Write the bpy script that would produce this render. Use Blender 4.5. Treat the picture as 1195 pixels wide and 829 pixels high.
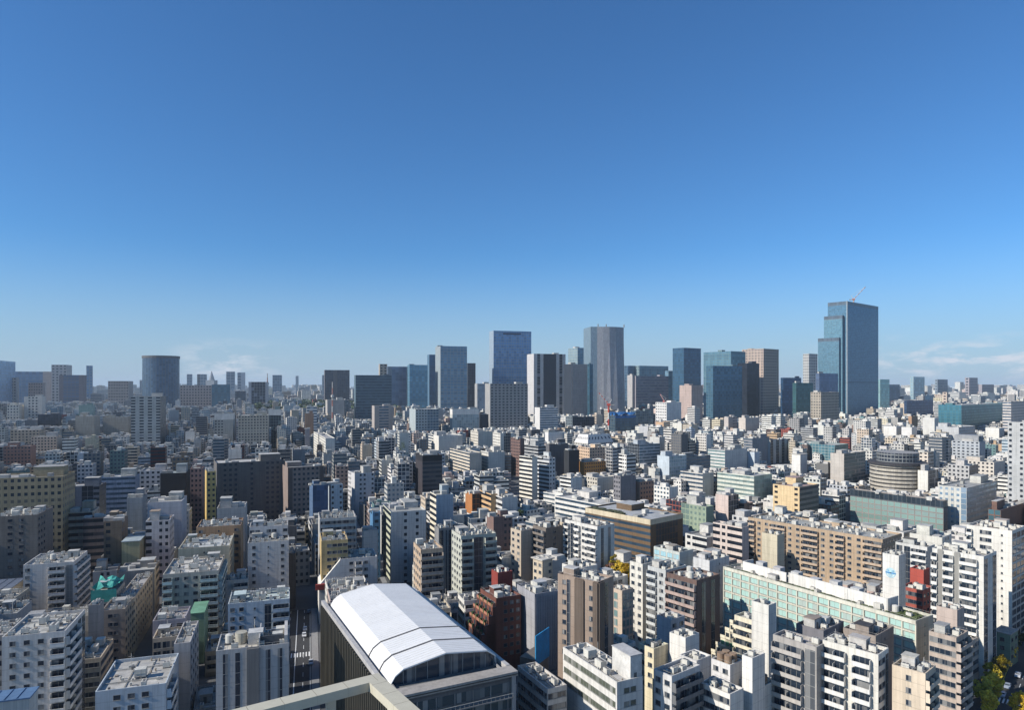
import bpy, math, random
from mathutils import Matrix, Vector
for _o in list(bpy.data.objects): bpy.data.objects.remove(_o)
SC = bpy.context.scene
COL = SC.collection
R = math.radians
# ---------------------------------------------------------------- camera
cam_d = bpy.data.cameras.new('camera'); cam = bpy.data.objects.new('camera', cam_d); COL.objects.link(cam)
cam.location = (0, 0, 105); cam.rotation_euler = (R(90), 0, 0)
cam_d.sensor_width = 36; cam_d.lens = 24.01; cam_d.shift_y = 0.0297
cam_d.clip_start = 1; cam_d.clip_end = 60000
SC.camera = cam
# ---------------------------------------------------------------- sky and sun
SUN_EL = 32.0
SUN_AZ = 248.5            # compass style: 0 = +Y (the way the camera looks), clockwise; low in the left, a little behind
wd = bpy.data.worlds.new('World'); SC.world = wd; wd.use_nodes = True
nt = wd.node_tree; nt.nodes.clear()
N = nt.nodes.new; L = nt.links.new
sky = N('ShaderNodeTexSky'); sky.sky_type = 'NISHITA'; sky.sun_disc = False
sky.sun_elevation = R(SUN_EL); sky.sun_rotation = R(SUN_AZ)
sky.altitude = 100; sky.air_density = 1.0; sky.dust_density = 0.3; sky.ozone_density = 7.0
tc = N('ShaderNodeTexCoord'); sep = N('ShaderNodeSeparateXYZ'); L(tc.outputs['Generated'], sep.inputs[0])
# thin cloud banks low over the horizon, drawn by direction
mp = N('ShaderNodeMapping'); mp.inputs['Scale'].default_value = (14, 14, 48); L(tc.outputs['Generated'], mp.inputs[0])
nz = N('ShaderNodeTexNoise'); nz.inputs['Scale'].default_value = 1.6; nz.inputs['Detail'].default_value = 7; nz.inputs['Roughness'].default_value = .62
L(mp.outputs[0], nz.inputs['Vector'])
cr = N('ShaderNodeMapRange'); cr.inputs[1].default_value = .46; cr.inputs[2].default_value = .62; L(nz.outputs[0], cr.inputs[0])
up = N('ShaderNodeMapRange'); up.inputs[1].default_value = .066; up.inputs[2].default_value = .035; L(sep.outputs[2], up.inputs[0])
lo = N('ShaderNodeMapRange'); lo.inputs[1].default_value = .0; lo.inputs[2].default_value = .02; L(sep.outputs[2], lo.inputs[0])
def mth(op, a, b=None):
    n = N('ShaderNodeMath'); n.operation = op
    for i, v in enumerate((a, b)):
        if v is None: continue
        if isinstance(v, (int, float)): n.inputs[i].default_value = v
        else: L(v, n.inputs[i])
    return n.outputs[0]
ratio = mth('DIVIDE', sep.outputs[0], sep.outputs[1])
ra = N('ShaderNodeMapRange'); ra.inputs[1].default_value = .42; ra.inputs[2].default_value = .60; L(ratio, ra.inputs[0])
rb = N('ShaderNodeMapRange'); rb.inputs[1].default_value = .10; rb.inputs[2].default_value = .0
L(mth('ABSOLUTE', mth('ADD', ratio, .42)), rb.inputs[0])
side = mth('MAXIMUM', ra.outputs[0], rb.outputs[0])
msk = mth('MULTIPLY', mth('MULTIPLY', cr.outputs[0], up.outputs[0]), mth('MULTIPLY', lo.outputs[0], side))
msk = mth('MULTIPLY', msk, .85)
# the photograph's sky is a polarised, deeper blue than the plain model
tint = N('ShaderNodeMix'); tint.data_type = 'RGBA'; tint.blend_type = 'MULTIPLY'; tint.inputs[0].default_value = 1
L(sky.outputs[0], tint.inputs[6]); tint.inputs[7].default_value = (.68, 1.02, 1.20, 1)
mx = N('ShaderNodeMix'); mx.data_type = 'RGBA'; L(msk, mx.inputs[0]); L(tint.outputs[2], mx.inputs[6]); mx.inputs[7].default_value = (6.4, 6.7, 7.4, 1)
# pale band of distant air along the horizon
hb = N('ShaderNodeMapRange'); hb.interpolation_type = 'SMOOTHSTEP'; hb.inputs[1].default_value = .20; hb.inputs[2].default_value = -.02; hb.inputs[4].default_value = .85; L(sep.outputs[2], hb.inputs[0])
mh = N('ShaderNodeMix'); mh.data_type = 'RGBA'; L(hb.outputs[0], mh.inputs[0]); L(tint.outputs[2], mh.inputs[6]); mh.inputs[7].default_value = (3.5, 4.6, 5.9, 1); L(mh.outputs[2], mx.inputs[6])
bg = N('ShaderNodeBackground'); bg.inputs[1].default_value = 0.104; L(mx.outputs[2], bg.inputs[0])
wo = N('ShaderNodeOutputWorld'); L(bg.outputs[0], wo.inputs[0])
sd = bpy.data.lights.new('sun', 'SUN'); sd.energy = 5.0; sd.angle = R(.53); sd.color = (1, .965, .91)
so = bpy.data.objects.new('sun', sd); COL.objects.link(so)
sdir = Vector((math.sin(R(SUN_AZ))*math.cos(R(SUN_EL)), math.cos(R(SUN_AZ))*math.cos(R(SUN_EL)), math.sin(R(SUN_EL))))
so.rotation_euler = sdir.to_track_quat('Z', 'Y').to_euler()
SC.view_settings.view_transform = 'Standard'; SC.view_settings.look = 'None'
SC.view_settings.exposure = 0.14; SC.view_settings.gamma = 1; SC.view_settings.use_curve_mapping = False
SC.render.engine = 'CYCLES'
SC.cycles.volume_bounces = 0; SC.cycles.diffuse_bounces = 1; SC.cycles.max_bounces = 6; SC.cycles.volume_max_steps = 16
HAZE_DENSITY = 4.6e-5
N_IND=120
# ---------------------------------------------------------------- building table
# One line per building read off the photograph and turned into a real place on the ground below:
# (left edge, near corner, right edge, height of the near top corner) in photo pixels, the roof height in metres
# (or, from 300 up, the distance in metres), the lowest line the photo shows of it, the street-grid angle,
# left and right facade strips, wall colour, label "short name | rest", options
HOR, FPX, CXP, HC = 450.0, 797.0, 597.5, 105.0
WH=(.70,.70,.69); LG=(.55,.55,.55); GR=(.36,.36,.37); DG=(.17,.17,.18); BK=(.05,.052,.06); BE=(.58,.50,.41); CR=(.70,.64,.50)
YE=(.56,.43,.22); BR=(.20,.14,.12); RB=(.30,.085,.065); BL=(.20,.30,.45); LB=(.50,.57,.66); TE=(.16,.28,.30); TA=(.52,.37,.25); PK=(.58,.46,.43)
GL=(.07,.12,.17); GD=(.02,.03,.045); GT=(.10,.20,.22); GM=(.40,.58,.50)
ROWS = [
# --- foreground, left
(2,76,106,737,35,829,-18,"BwBwBwBkk","kkkdd",(.60,.60,.62),"pale grey slab block | with three window columns and a stained flat roof at far left",{'rc':(.56,.57,.57),'nop':1,'units':7}),
(-26,34,42,816,30,829,-18,"B","B",LG,"small block under a blue roof | cut off by the bottom left corner",{'rc':(.10,.20,.38),'flat':1}),
(111,194,218,798,25,829,-18,"BwwwB","kB",LB,"low block with a blue and cream roof | in front of the pale grey slab block",{'rc':(.50,.50,.50),'nop':1,'units':3}),
(203,222,236,750,27,829,-18,"B","wwww",(.48,.47,.49),"slanting grey block with big side windows | beside the blue and cream roof",{'rc':LG,'dep':20,'nop':1}),
(252,337,341,751,32,829,-18,"BdBdBDDBdBdB","B",(.50,.50,.52),"white block with dark vertical glass strips | nearest the dark avenue on its left",{'rc':(.62,.60,.56),'notch':1}),
(266,338,341,699,30,735,-18,"wwBBdkk","B",LB,"pale blue apartment block | with a light blue roof and open stair on its right",{'rc':(.55,.66,.70)}),
(291,336,341,613,40,630,-18,"wwBwwBw","B",(.55,.56,.60),"white block with a machinery roof | set behind a lower white blank wall",{'units':14}),
(289,337,341,631,35,678,-18,"BwBBBBBBwB","B",(.58,.58,.60),"white block with an almost blank grooved front | beside the dark avenue",{}),
(190,255,265,666,30,738,-18,"kwwwkk","kk",(.48,.46,.43),"grey beige apartment block with glass balconies | under a white roof",{'bc':(.55,.65,.66),'rc':(.62,.62,.62)}),
(208,268,275,637,32,662,-18,"BBBBB","wB",(.50,.47,.38),"sand coloured block with a blank front | behind the glass balcony block",{}),
(229,281,284,613,36,640,-18,"wBBBw","B",(.42,.27,.17),"brown brick block with a grey middle | behind the sand coloured block",{}),
(253,286,290,592,38,614,-18,"B","B",(.42,.42,.44),"plain grey box block | right in front of the big dark grey hotel",{'units':8}),
(237,241,252,551,47,620,-28,"B","ww",(.62,.45,.18),"narrow yellow wing with a sunlit edge | on the left of the big dark grey hotel",{}),
(250,253,333,541,50,606,-28,"B","BwwwBBwBBwwwB",(.145,.14,.145),"big dark grey hotel | with neat small square windows and no balconies",{'dep':26,'units':10}),
(333,336,378,546,47,606,-28,"B","DwwwwwwD",(.27,.22,.21),"brownish wing with rows of windows | joined to the right of the dark grey hotel",{'dep':22}),
(361,365,383,567,40,612,-28,"B","dd",(.09,.15,.27),"deep blue glass block | at the right end of the brown wing",{'gc':(.05,.10,.20)}),
(382,386,400,566,39,600,-28,"B","wBw",LB,"pale blue narrow block | touching the deep blue glass block",{}),
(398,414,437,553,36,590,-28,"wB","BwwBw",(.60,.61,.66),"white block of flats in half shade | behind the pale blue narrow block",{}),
(-30,73,85,556,57,642,-18,"wwwwwwwwwwwww","ww",(.36,.305,.21),"long yellow office block with square windows | at the left edge of the view",{'dep':22,'rc':GR}),
(-8,44,62,601,44,648,-18,"BwwB","wB",(.21,.19,.18),"grey brown block with a low roof hut | standing before the long yellow office",{}),
(341,345,366,646,26,694,-17,"B","BBB",(.10,.10,.11),"low black walled block | closing the far end of the dark avenue",{'dep':16,'rc':(.30,.31,.33)}),
(342,346,368,614,28,645,-17,"B","dBd",(.12,.12,.13),"second black walled block | behind the one that closes the dark avenue",{'dep':16,'rc':(.34,.35,.36)}),
(74,116,124,567,40,600,-18,"ddBddk","dd",(.13,.15,.20),"dark navy block with white edging | right of the long yellow office block",{}),
(115,158,163,556,38,604,-18,"rrrrr","B",(.22,.29,.42),"blue tinted office block with ribbon windows | behind the beige balcony slab",{}),
(163,194,199,549,38,574,-18,"wwwww","B",(.55,.56,.60),"pale frame block with wide windows | left of the black blank cube",{}),
(187,217,224,552,45,588,-18,"B","B",(.03,.03,.035),"black blank cube building | with a grey blue roof",{'rc':(.25,.30,.33)}),
(222,236,241,547,44,596,-18,"www","B",(.36,.25,.25),"slim pinkish brown flats | between the black cube and the yellow wing",{}),
(172,212,218,585,38,606,-18,"BBB","B",(.56,.56,.62),"lavender blank walled block | just below the black cube building",{}),
(148,166,172,581,37,628,-18,"B","B",(.27,.32,.38),"plain blue grey shaft block | left of the lavender blank wall",{}),
(74,108,116,597,36,642,-18,"kkkk","ww",(.44,.41,.37),"beige balcony slab | with seven bands of balconies and a planted roof",{'rc':(.30,.31,.26)}),
(97,121,124,604,34,650,-18,"kk","B",(.20,.17,.17),"dark brown recessed flats | between beige slab and brown tower",{}),
(121,142,150,608,36,668,-18,"wB","wB",(.19,.15,.12),"dark brown narrow tower | behind the mustard blank block",{'rc':(.40,.33,.26)}),
(142,163,170,632,27,668,-18,"B","B",(.44,.43,.28),"mustard windowless block | under a grey blue roof",{'rc':(.38,.46,.52),'flat':1}),
(170,198,205,607,35,668,-18,"kBww","ww",(.58,.58,.62),"white stepped flats | with a brown roof and small side windows",{'rc':(.36,.28,.22)}),
(27,86,102,656,31,695,-18,"wBBkkd","kkkk",(.58,.58,.60),"white apartment block | with open balconies in the middle, left of the turquoise net",{'rc':(.62,.61,.60)}),
(-8,40,48,630,25,656,-18,"kkkk","ww",(.42,.42,.45),"grey terraced flats | at the left edge above the long slate roof",{'steps':(4,2.2,'x')}),
(-30,12,46,688,20,706,-18,"rr","B",(.30,.27,.22),"long low hall with a slate blue roof | at the left edge",{'rc':(.10,.13,.20),'flat':1}),
(-12,20,43,716,27,745,-18,"B","B",(.30,.32,.36),"low grey block with pale roof tanks | behind the slab block with the stained roof",{'units':6}),
(103,116,119,706,30,770,-18,"B","B",(.28,.28,.30),"bare grey party wall block | immediately right of the pale grey slab block",{}),
(118,146,158,711,24,775,-18,"BwwB","ww",(.34,.29,.26),"brown hotel like block in shade | facing the narrow street at left",{}),
(134,152,178,704,22,742,-18,"ww","wwwww",(.40,.37,.35),"beige street front with slanted windows | right of the turquoise net",{'rc':(.42,.42,.44)}),
(106,136,149,690,25,706,-18,"wwB","w",(.36,.36,.36),"half covered block | under a turquoise safety net",{'net':(.05,.36,.33)}),
(178,216,224,722,23,746,-18,"Bww","B",(.38,.36,.42),"mauve grey low block | in front of the glass balcony block",{'rc':(.40,.38,.40)}),
(222,238,243,716,19,745,-18,"B","B",(.25,.40,.30),"small block with a green roof | squeezed beside the glass balcony block",{'rc':(.18,.40,.28),'flat':1}),
(372,375,406,632,36,672,-18,"B","Bwwww",(.55,.42,.22),"yellow walled apartment block | across the dark avenue from the blank white block",{'dep':18}),
(370,373,416,606,40,628,-18,"B","rrrr",(.50,.50,.51),"pale block with dark ribbon windows | behind the yellow walled apartment block",{'dep':18}),
(394,397,440,653,28,690,-18,"B","BwkwB",(.60,.60,.62),"white block with a sloping left flank | behind the arched white roof",{'dep':16,'slope':1,'units':8}),
(421,424,441,620,30,652,-18,"B","B",(.66,.66,.66),"slim white stair tower | with billboards above the sloping white block",{'dep':6}),
(432,435,444,598,36,640,-18,"B","w",(.10,.24,.44),"narrow bright blue block | left of the large pale grey flats",{'dep':14}),
(444,456,497,598,38,652,-20,"kk","BBwBwB",(.55,.56,.58),"large pale grey flats with blank end wall | and greenish balconies on its left edge",{'bc':(.50,.52,.42)}),
(476,491,517,642,39,694,-20,"ww","kkkkk",(.52,.40,.30),"tan brick flats with grid balconies | just behind the arched roof",{'bc':(.40,.36,.33)}),
(507,512,533,617,37,650,-20,"B","ddd",(.25,.25,.26),"dark glazed block with a white roof | between tan flats and grey green tower",{}),
(527,538,579,626,38,702,-22,"w","kkddkk",(.50,.52,.48),"grey green banded flats | with a dark central glass stripe and white roof",{'bc':(.50,.52,.48),'rc':(.55,.54,.53)}),
(495,509,529,578,40,614,-22,"kkk","BB",(.42,.48,.56),"blue grey flats with sunlit left balconies | above the tan brick flats",{'bc':(.72,.68,.58)}),
(543,551,560,577,30,602,-25,"B","d",(.45,.20,.08),"rust orange narrow block | left of the apricot balcony block",{}),
(560,573,576,577,32,604,-25,"kk","B",(.62,.42,.24),"apricot balcony block | with a white neighbour on its right",{}),
(572,586,604,581,31,606,-25,"kk","BB",(.66,.66,.67),"white balcony block with a plain shaded side | beside the apricot block",{}),
(568,576,598,604,32,652,-25,"B","Bw",(.22,.15,.14),"chocolate brown block | above the red brick stepped block",{}),
(553,579,608,699,27,829,-27,"kkkk","Bwww",(.17,.07,.055),"red brick block with stepped planted balconies | right of the arched hall",{'steps':(5,1.5,'x'),'rc':(.52,.53,.55),'bc':(.42,.20,.14)}),
(575,581,598,669,30,684,-27,"B","B",(.28,.06,.05),"small dark red block | behind the red brick stepped block",{}),
# --- centre near
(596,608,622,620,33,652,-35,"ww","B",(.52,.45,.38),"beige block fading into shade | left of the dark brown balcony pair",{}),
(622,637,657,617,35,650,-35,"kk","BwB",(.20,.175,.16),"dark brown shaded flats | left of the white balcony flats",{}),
(622,633,642,655,29,688,-40,"w","Bw",(.62,.54,.44),"slender cream tower with a cap roof | three windows high on its lit side",{'cap':1}),
(620,624,652,694,29,829,-27,"B","B",(.36,.37,.42),"ribbed grey blank wall block | left of the bronze tower",{'dep':14,'ribs':1}),
(651,698,716,680,46,752,-50,"BwdBDDBwD","DdB",(.34,.27,.23),"bronze apartment tower | with tall vertical recesses and a white roof",{'rc':(.58,.58,.59)}),
(656,676,697,664,32,678,-38,"w","B",WH,"low white block with roof huts | directly behind the bronze tower",{'units':6}),
(659,697,717,615,38,656,-38,"kdkwkk","BdBdB",(.70,.70,.70),"white balcony flats | with two dark window strips on the shaded end",{}),
(648,705,732,590,25,612,-38,"rrrrrr","B",(.72,.72,.72),"broad white office with faint window bands | behind the white balcony flats",{'rc':(.58,.58,.58)}),
(683,759,797,607,30,660,-40,"rrrrr","BddddB",(.17,.115,.07),"wide bronze brown office with a cream parapet | behind the golden trees",{'cap2':(.62,.55,.42),'garden':1}),
(763,793,809,645,30,668,-38,"gg","B",(.55,.60,.60),"aqua tinted low block | with a brown stained roof",{'rc':(.38,.34,.30),'gc':(.35,.55,.58)}),
(735,750,768,659,34,742,-38,"w","BwB",(.68,.67,.64),"cream white flats with a tall blank front | right of the golden trees",{'rc':(.60,.62,.64)}),
(756,777,801,666,34,745,-38,"kw","BwwB",(.52,.55,.58),"pale grey apartment block | hidden half behind the dark brown balcony block",{}),
(778,813,840,678,36,755,-38,"kkkk","BdBdB",(.16,.11,.10),"dark brown balcony block | with a pink grey roof",{'bc':(.42,.33,.31),'rc':(.50,.44,.43)}),
(809,828,851,655,29,672,-38,"B","BB",(.62,.64,.68),"white flat box with a bluish side | behind the dark brown balcony block",{}),
(716,726,739,690,33,758,-38,"BgB","ggg",(.58,.48,.40),"slim beige block with a green glass strip | right of the bronze tower",{'gc':(.16,.24,.22)}),
(832,866,873,616,32,658,-38,"kwkk","B",(.62,.54,.51),"pinkish white small balcony flats | left of the long tan apartment wall",{'tall':1}),
(873,1030,1052,630,30,700,-39,"kwwkkwwkkwwkwwkk","ww",(.46,.355,.26),"very long tan brick apartment wall | behind the mint glass office",{'units':22,'bc':(.48,.38,.30)}),
(889,907,915,625,38,654,-38,"B","B",(.58,.53,.42),"blank cream shaft | standing in front of the long tan wall",{}),
(845,1069,1089,725,28,800,-32,"gggggggggggggggggg","BBB",(.60,.61,.54),"long mint glass office | with a white roof screen and planted edge",{'gc':GM,'green':1,'noun':1}),
(1030,1049,1055,649,40,720,-38,"B","B",(.74,.74,.74),"white sign shaft | bearing a round blue emblem",{'emblem':1,'noun':1}),
(1045,1082,1091,639,32,680,-38,"ddkk","B",(.60,.61,.62),"white and navy checkered flats | right of the long tan wall, under a dark roof",{'rc':(.17,.16,.15)}),
(1062,1078,1083,666,27,684,-38,"B","B",(.42,.09,.07),"upper red box building | right of the white sign shaft",{}),
(1051,1077,1089,690,23,712,-38,"r","w",(.36,.10,.08),"lower red building with white trim | at the end of the mint glass office",{'rc':LG}),
(1088,1148,1163,650,44,768,-38,"kDkkDkkkB","dBd",(.72,.72,.71),"tall white balcony slab | with two brown stripes and a grey end wall",{'rc':(.42,.43,.45)}),
(1128,1181,1196,620,46,745,-38,"kBrrBBB","ggg",(.72,.71,.69),"tall white office at the right edge | behind the white balcony slab",{'rc':(.50,.44,.42)}),
(1095,1128,1163,570,38,628,-38,"wwwwd","rrrr",(.60,.61,.60),"pale office with a light blue corner strip | above the tall white balcony slab",{'gc':(.30,.42,.52)}),
(1153,1168,1205,596,30,622,-38,"g","B",(.19,.11,.09),"brown slab with a teal glass end | at the right edge",{'gc':GT}),
(992,1101,1106,585,30,622,-35,"gggggggggggggg","B",(.27,.25,.25),"long stone office with mint windows | under a dark glass attic",{'gc':GM,'attic':1}),
(902,933,958,569,36,603,-38,"wBBw","kkk",(.68,.53,.33),"apricot yellow block | with dark balconies on its shaded end",{'bc':(.30,.27,.24),'rc':(.40,.30,.30)}),
(837,880,901,556,31,588,-38,"rrrrr","ddd",(.62,.65,.60),"pale green banded office | with a dark glazed shaded end",{'gc':(.30,.40,.36)}),
(826,846,872,526,32,552,-38,"rrr","BBB",(.64,.65,.66),"white block with a wide grey blank end | above the pale green banded office",{'gc':(.25,.40,.38)}),
(896,899,922,514,32,548,-38,"B","dBdBdBd",(.60,.60,.60),"block with dark and white vertical stripes | left of the long teal glass block",{}),
(920,974,990,520,28,542,-38,"ggggg","gg",(.30,.38,.40),"long teal glass block | behind small white rooftops",{'gc':(.12,.27,.31)}),
(924,934,942,531,32,556,-38,"B","B",(.76,.76,.76),"tall blank white shaft | below the long teal glass block",{'cap':1}),
(969,985,1010,530,36,568,-38,"B","GGg",(.52,.49,.47),"beige and dark glass cube | right of the blank white shaft",{'gc':(.04,.09,.11)}),
(1111,1143,1150,516,38,548,-38,"wwwwww","B",(.44,.48,.54),"blue grey slab | with paired small windows and a roof screen",{'screen':1}),
(1176,1222,1245,494,81,585,-38,"wBwBwBw","B",(.46,.48,.51),"tall blue grey residential tower | cut by the right edge of the view",{}),
(1106,1131,1144,544,34,562,-38,"wwwww","dd",(.50,.51,.54),"grey flats with a fine grid | below the blue grey slab",{}),
(1071,1083,1095,550,32,578,-38,"B","d",(.72,.72,.70),"white block with a dark green side | right of the round banded tower",{}),
(474,493,516,532,48,582,-23,"BBB","kkk",(.055,.05,.06),"black tower | with a dark top band and dotted balconies",{'band':1,'bc':(.12,.12,.13)}),
(484,512,540,509,36,530,-25,"rB","BB",(.70,.69,.67),"large white block with a ribbed front | behind the black tower",{}),
(525,548,562,529,32,556,-25,"rr","B",(.66,.60,.52),"cream banded office with a black shaded side | right of the black tower",{}),
(561,570,589,528,32,552,-25,"w","B",(.66,.66,.64),"white block with a wide dark side | right of the cream banded office",{}),
(596,607,612,512,44,590,-35,"w","B",(.20,.13,.12),"brown black tall sliver tower | left of the cream striped tower",{}),
(612,628,639,521,38,545,-35,"kk","kk",(.40,.41,.43),"grey balcony flats | above the cream striped tower",{}),
(637,641,663,519,44,558,-30,"B","B",(.13,.13,.145),"charcoal blank block | left of the orange block",{}),
(662,664,676,526,40,558,-30,"B","B",(.035,.038,.045),"black slab building | touching the orange block",{}),
(606,621,626,534,42,590,-38,"kkk","B",(.72,.70,.66),"cream striped tower with brown corner | and sunlit balconies",{'bc':(.75,.73,.68)}),
(626,641,648,535,40,577,-38,"kk","w",(.62,.65,.70),"pale blue striped tower | right of the cream striped tower",{}),
(674,682,707,540,27,557,-30,"B","wwwww",(.62,.30,.09),"bright orange block | with a gridded front",{}),
(675,688,706,523,33,540,-30,"ww","ww",(.66,.50,.38),"peach grid fronted flats | behind the bright orange block",{}),
(680,697,717,558,22,576,-35,"ww","B",(.58,.56,.52),"stone coloured low office | just below the bright orange block",{}),
(670,686,716,508,34,522,-35,"w","www",(.58,.57,.55),"stone block with a white mansard roof | with a row of dormers",{'mansard':1}),
(716,724,742,556,34,590,-30,"w","B",(.22,.22,.25),"slate grey blank wall block | in front of the white stepped flats",{}),
(722,731,742,531,38,557,-30,"kw","kk",(.72,.72,.72),"white stepped flats | above the slate grey blank wall",{}),
(733,746,770,519,36,547,-30,"d","rrr",(.46,.52,.60),"bluish office with pale bands | right of the white stepped flats",{}),
(767,781,801,533,34,562,-35,"B","gg",(.52,.60,.70),"light blue panel building | with a glassy lower half",{'gc':(.25,.36,.42)}),
(741,747,763,563,28,592,-35,"B","w",(.42,.26,.20),"terracotta edged narrow block | below the light blue panel building",{}),
(794,820,833,553,30,582,-38,"rrr","B",(.60,.58,.56),"block with black and white window bands | left of the pale green office",{}),
(795,824,833,592,27,628,-38,"gww","B",(.30,.38,.30),"moss green small office | left of the pinkish flats",{'gc':(.30,.40,.33)}),
(835,850,862,579,33,606,-38,"B","d",(.62,.52,.50),"salmon pink blank block | above the pinkish flats",{}),
(793,800,829,534,30,550,-38,"B","rr",(.24,.24,.25),"dark wide office with columns | left of the pale green banded office",{}),
# --- foreground, centre and right
(657,720,750,797,30,829,-27,"rrrrrr","BwwB",(.66,.66,.66),"white office with olive ribbon windows | at the bottom centre",{'gc':(.10,.11,.08),'units':9,'tallr':1,'sh':3.5,'rc':(.50,.51,.54)}),
(604,639,661,805,24,829,-27,"rr","rr",(.55,.54,.54),"dark glazed building with white bands | and a brown roof hut at the bottom centre",{'rc':(.48,.48,.48)}),
(766,784,817,790,30,829,-38,"w","kkkk",(.62,.63,.66),"white walled block with steel balconies | right of the white office",{'bc':(.16,.17,.19),'rc':(.46,.48,.52)}),
(746,763,780,758,25,786,-38,"w","B",(.76,.70,.54),"small cream yellow block | with its own stair tower",{'tall':1}),
(785,800,816,745,29,778,-38,"B","B",(.76,.76,.76),"white open topped cube | right of the small cream yellow block",{}),
(770,783,799,724,28,748,-38,"B","w",(.44,.46,.52),"grey blue low block with a dark roof | below the dark brown balcony block",{'rc':(.22,.20,.18)}),
(804,813,830,772,26,800,-38,"B","B",(.68,.68,.70),"small white block with a concave top | left of the white twin",{}),
(817,852,862,811,25,829,-38,"rr","B",(.76,.75,.74),"white block with two short dark windows | near the bottom edge",{'units':6}),
(830,852,862,777,28,808,-38,"w","B",(.72,.72,.75),"white house with brown roof tanks | behind the two window block",{'tanks':4}),
(866,878,887,769,32,812,-38,"B","B",(.78,.78,.78),"white lift tower block | among the jumbled white roofs",{}),
(884,932,954,817,18,829,-38,"ww","w",(.76,.76,.76),"lowest white block | beside the grey balcony block",{'units':8}),
(862,888,903,803,23,829,-38,"ww","B",(.72,.72,.70),"white block under curved roof tubes | in front of the lift tower",{'units':6,'tanks':2}),
(888,897,906,707,36,770,-38,"B","B",(.70,.70,.69),"slim white blank shaft | right of the stepped cream terraces",{}),
(902,953,961,756,36,829,-40,"kkkkkdd","B",(.42,.405,.40),"grey balcony block | left of the white framed block",{'bc':(.46,.44,.43),'rc':(.55,.53,.56)}),
(960,1025,1037,765,37,829,-42,"kkkkBkkkB","wwd",(.72,.71,.68),"white framed block | with two bays of recessed dark windows",{'rc':(.50,.48,.48),'units':8}),
(1041,1080,1092,787,34,829,-42,"BBwBB","kkk",(.66,.57,.47),"peach blank fronted block | with one line of small windows",{'units':12}),
(1084,1116,1130,745,29,805,-38,"rrr","kkk",(.48,.41,.37),"rosy beige office | with three rows of wide windows",{'rc':(.36,.37,.39)}),
(1093,1117,1121,713,34,748,-38,"B","B",(.50,.42,.39),"rosy beige blank block | rising behind the rosy beige office",{}),
(929,961,991,737,28,760,-40,"B","BB",(.20,.20,.23),"charcoal block with a brown roof | behind the grey balcony block",{'rc':(.33,.28,.25)}),
(984,1022,1043,743,27,766,-40,"B","BB",(.33,.29,.27),"brown block with a sunken black roof | behind the white framed block",{'rc':(.06,.06,.07)}),
(1129,1135,1153,748,15,790,-38,"B","rr",(.50,.46,.43),"low beige row building | along the tree lined road",{}),
(1160,1179,1188,742,12,757,-38,"BwB","w",(.20,.28,.23),"small green house with a grey roof | beside the road trees",{'rc':(.36,.36,.36),'flat':1}),
(857,890,899,728,26,775,-38,"kkkk","BwB",(.74,.70,.58),"stepped cream terraces | with green awnings, left of the slim white shaft",{'steps':(5,1.9,'y'),'nop':1,'bc':(.74,.70,.58)}),
]
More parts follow.
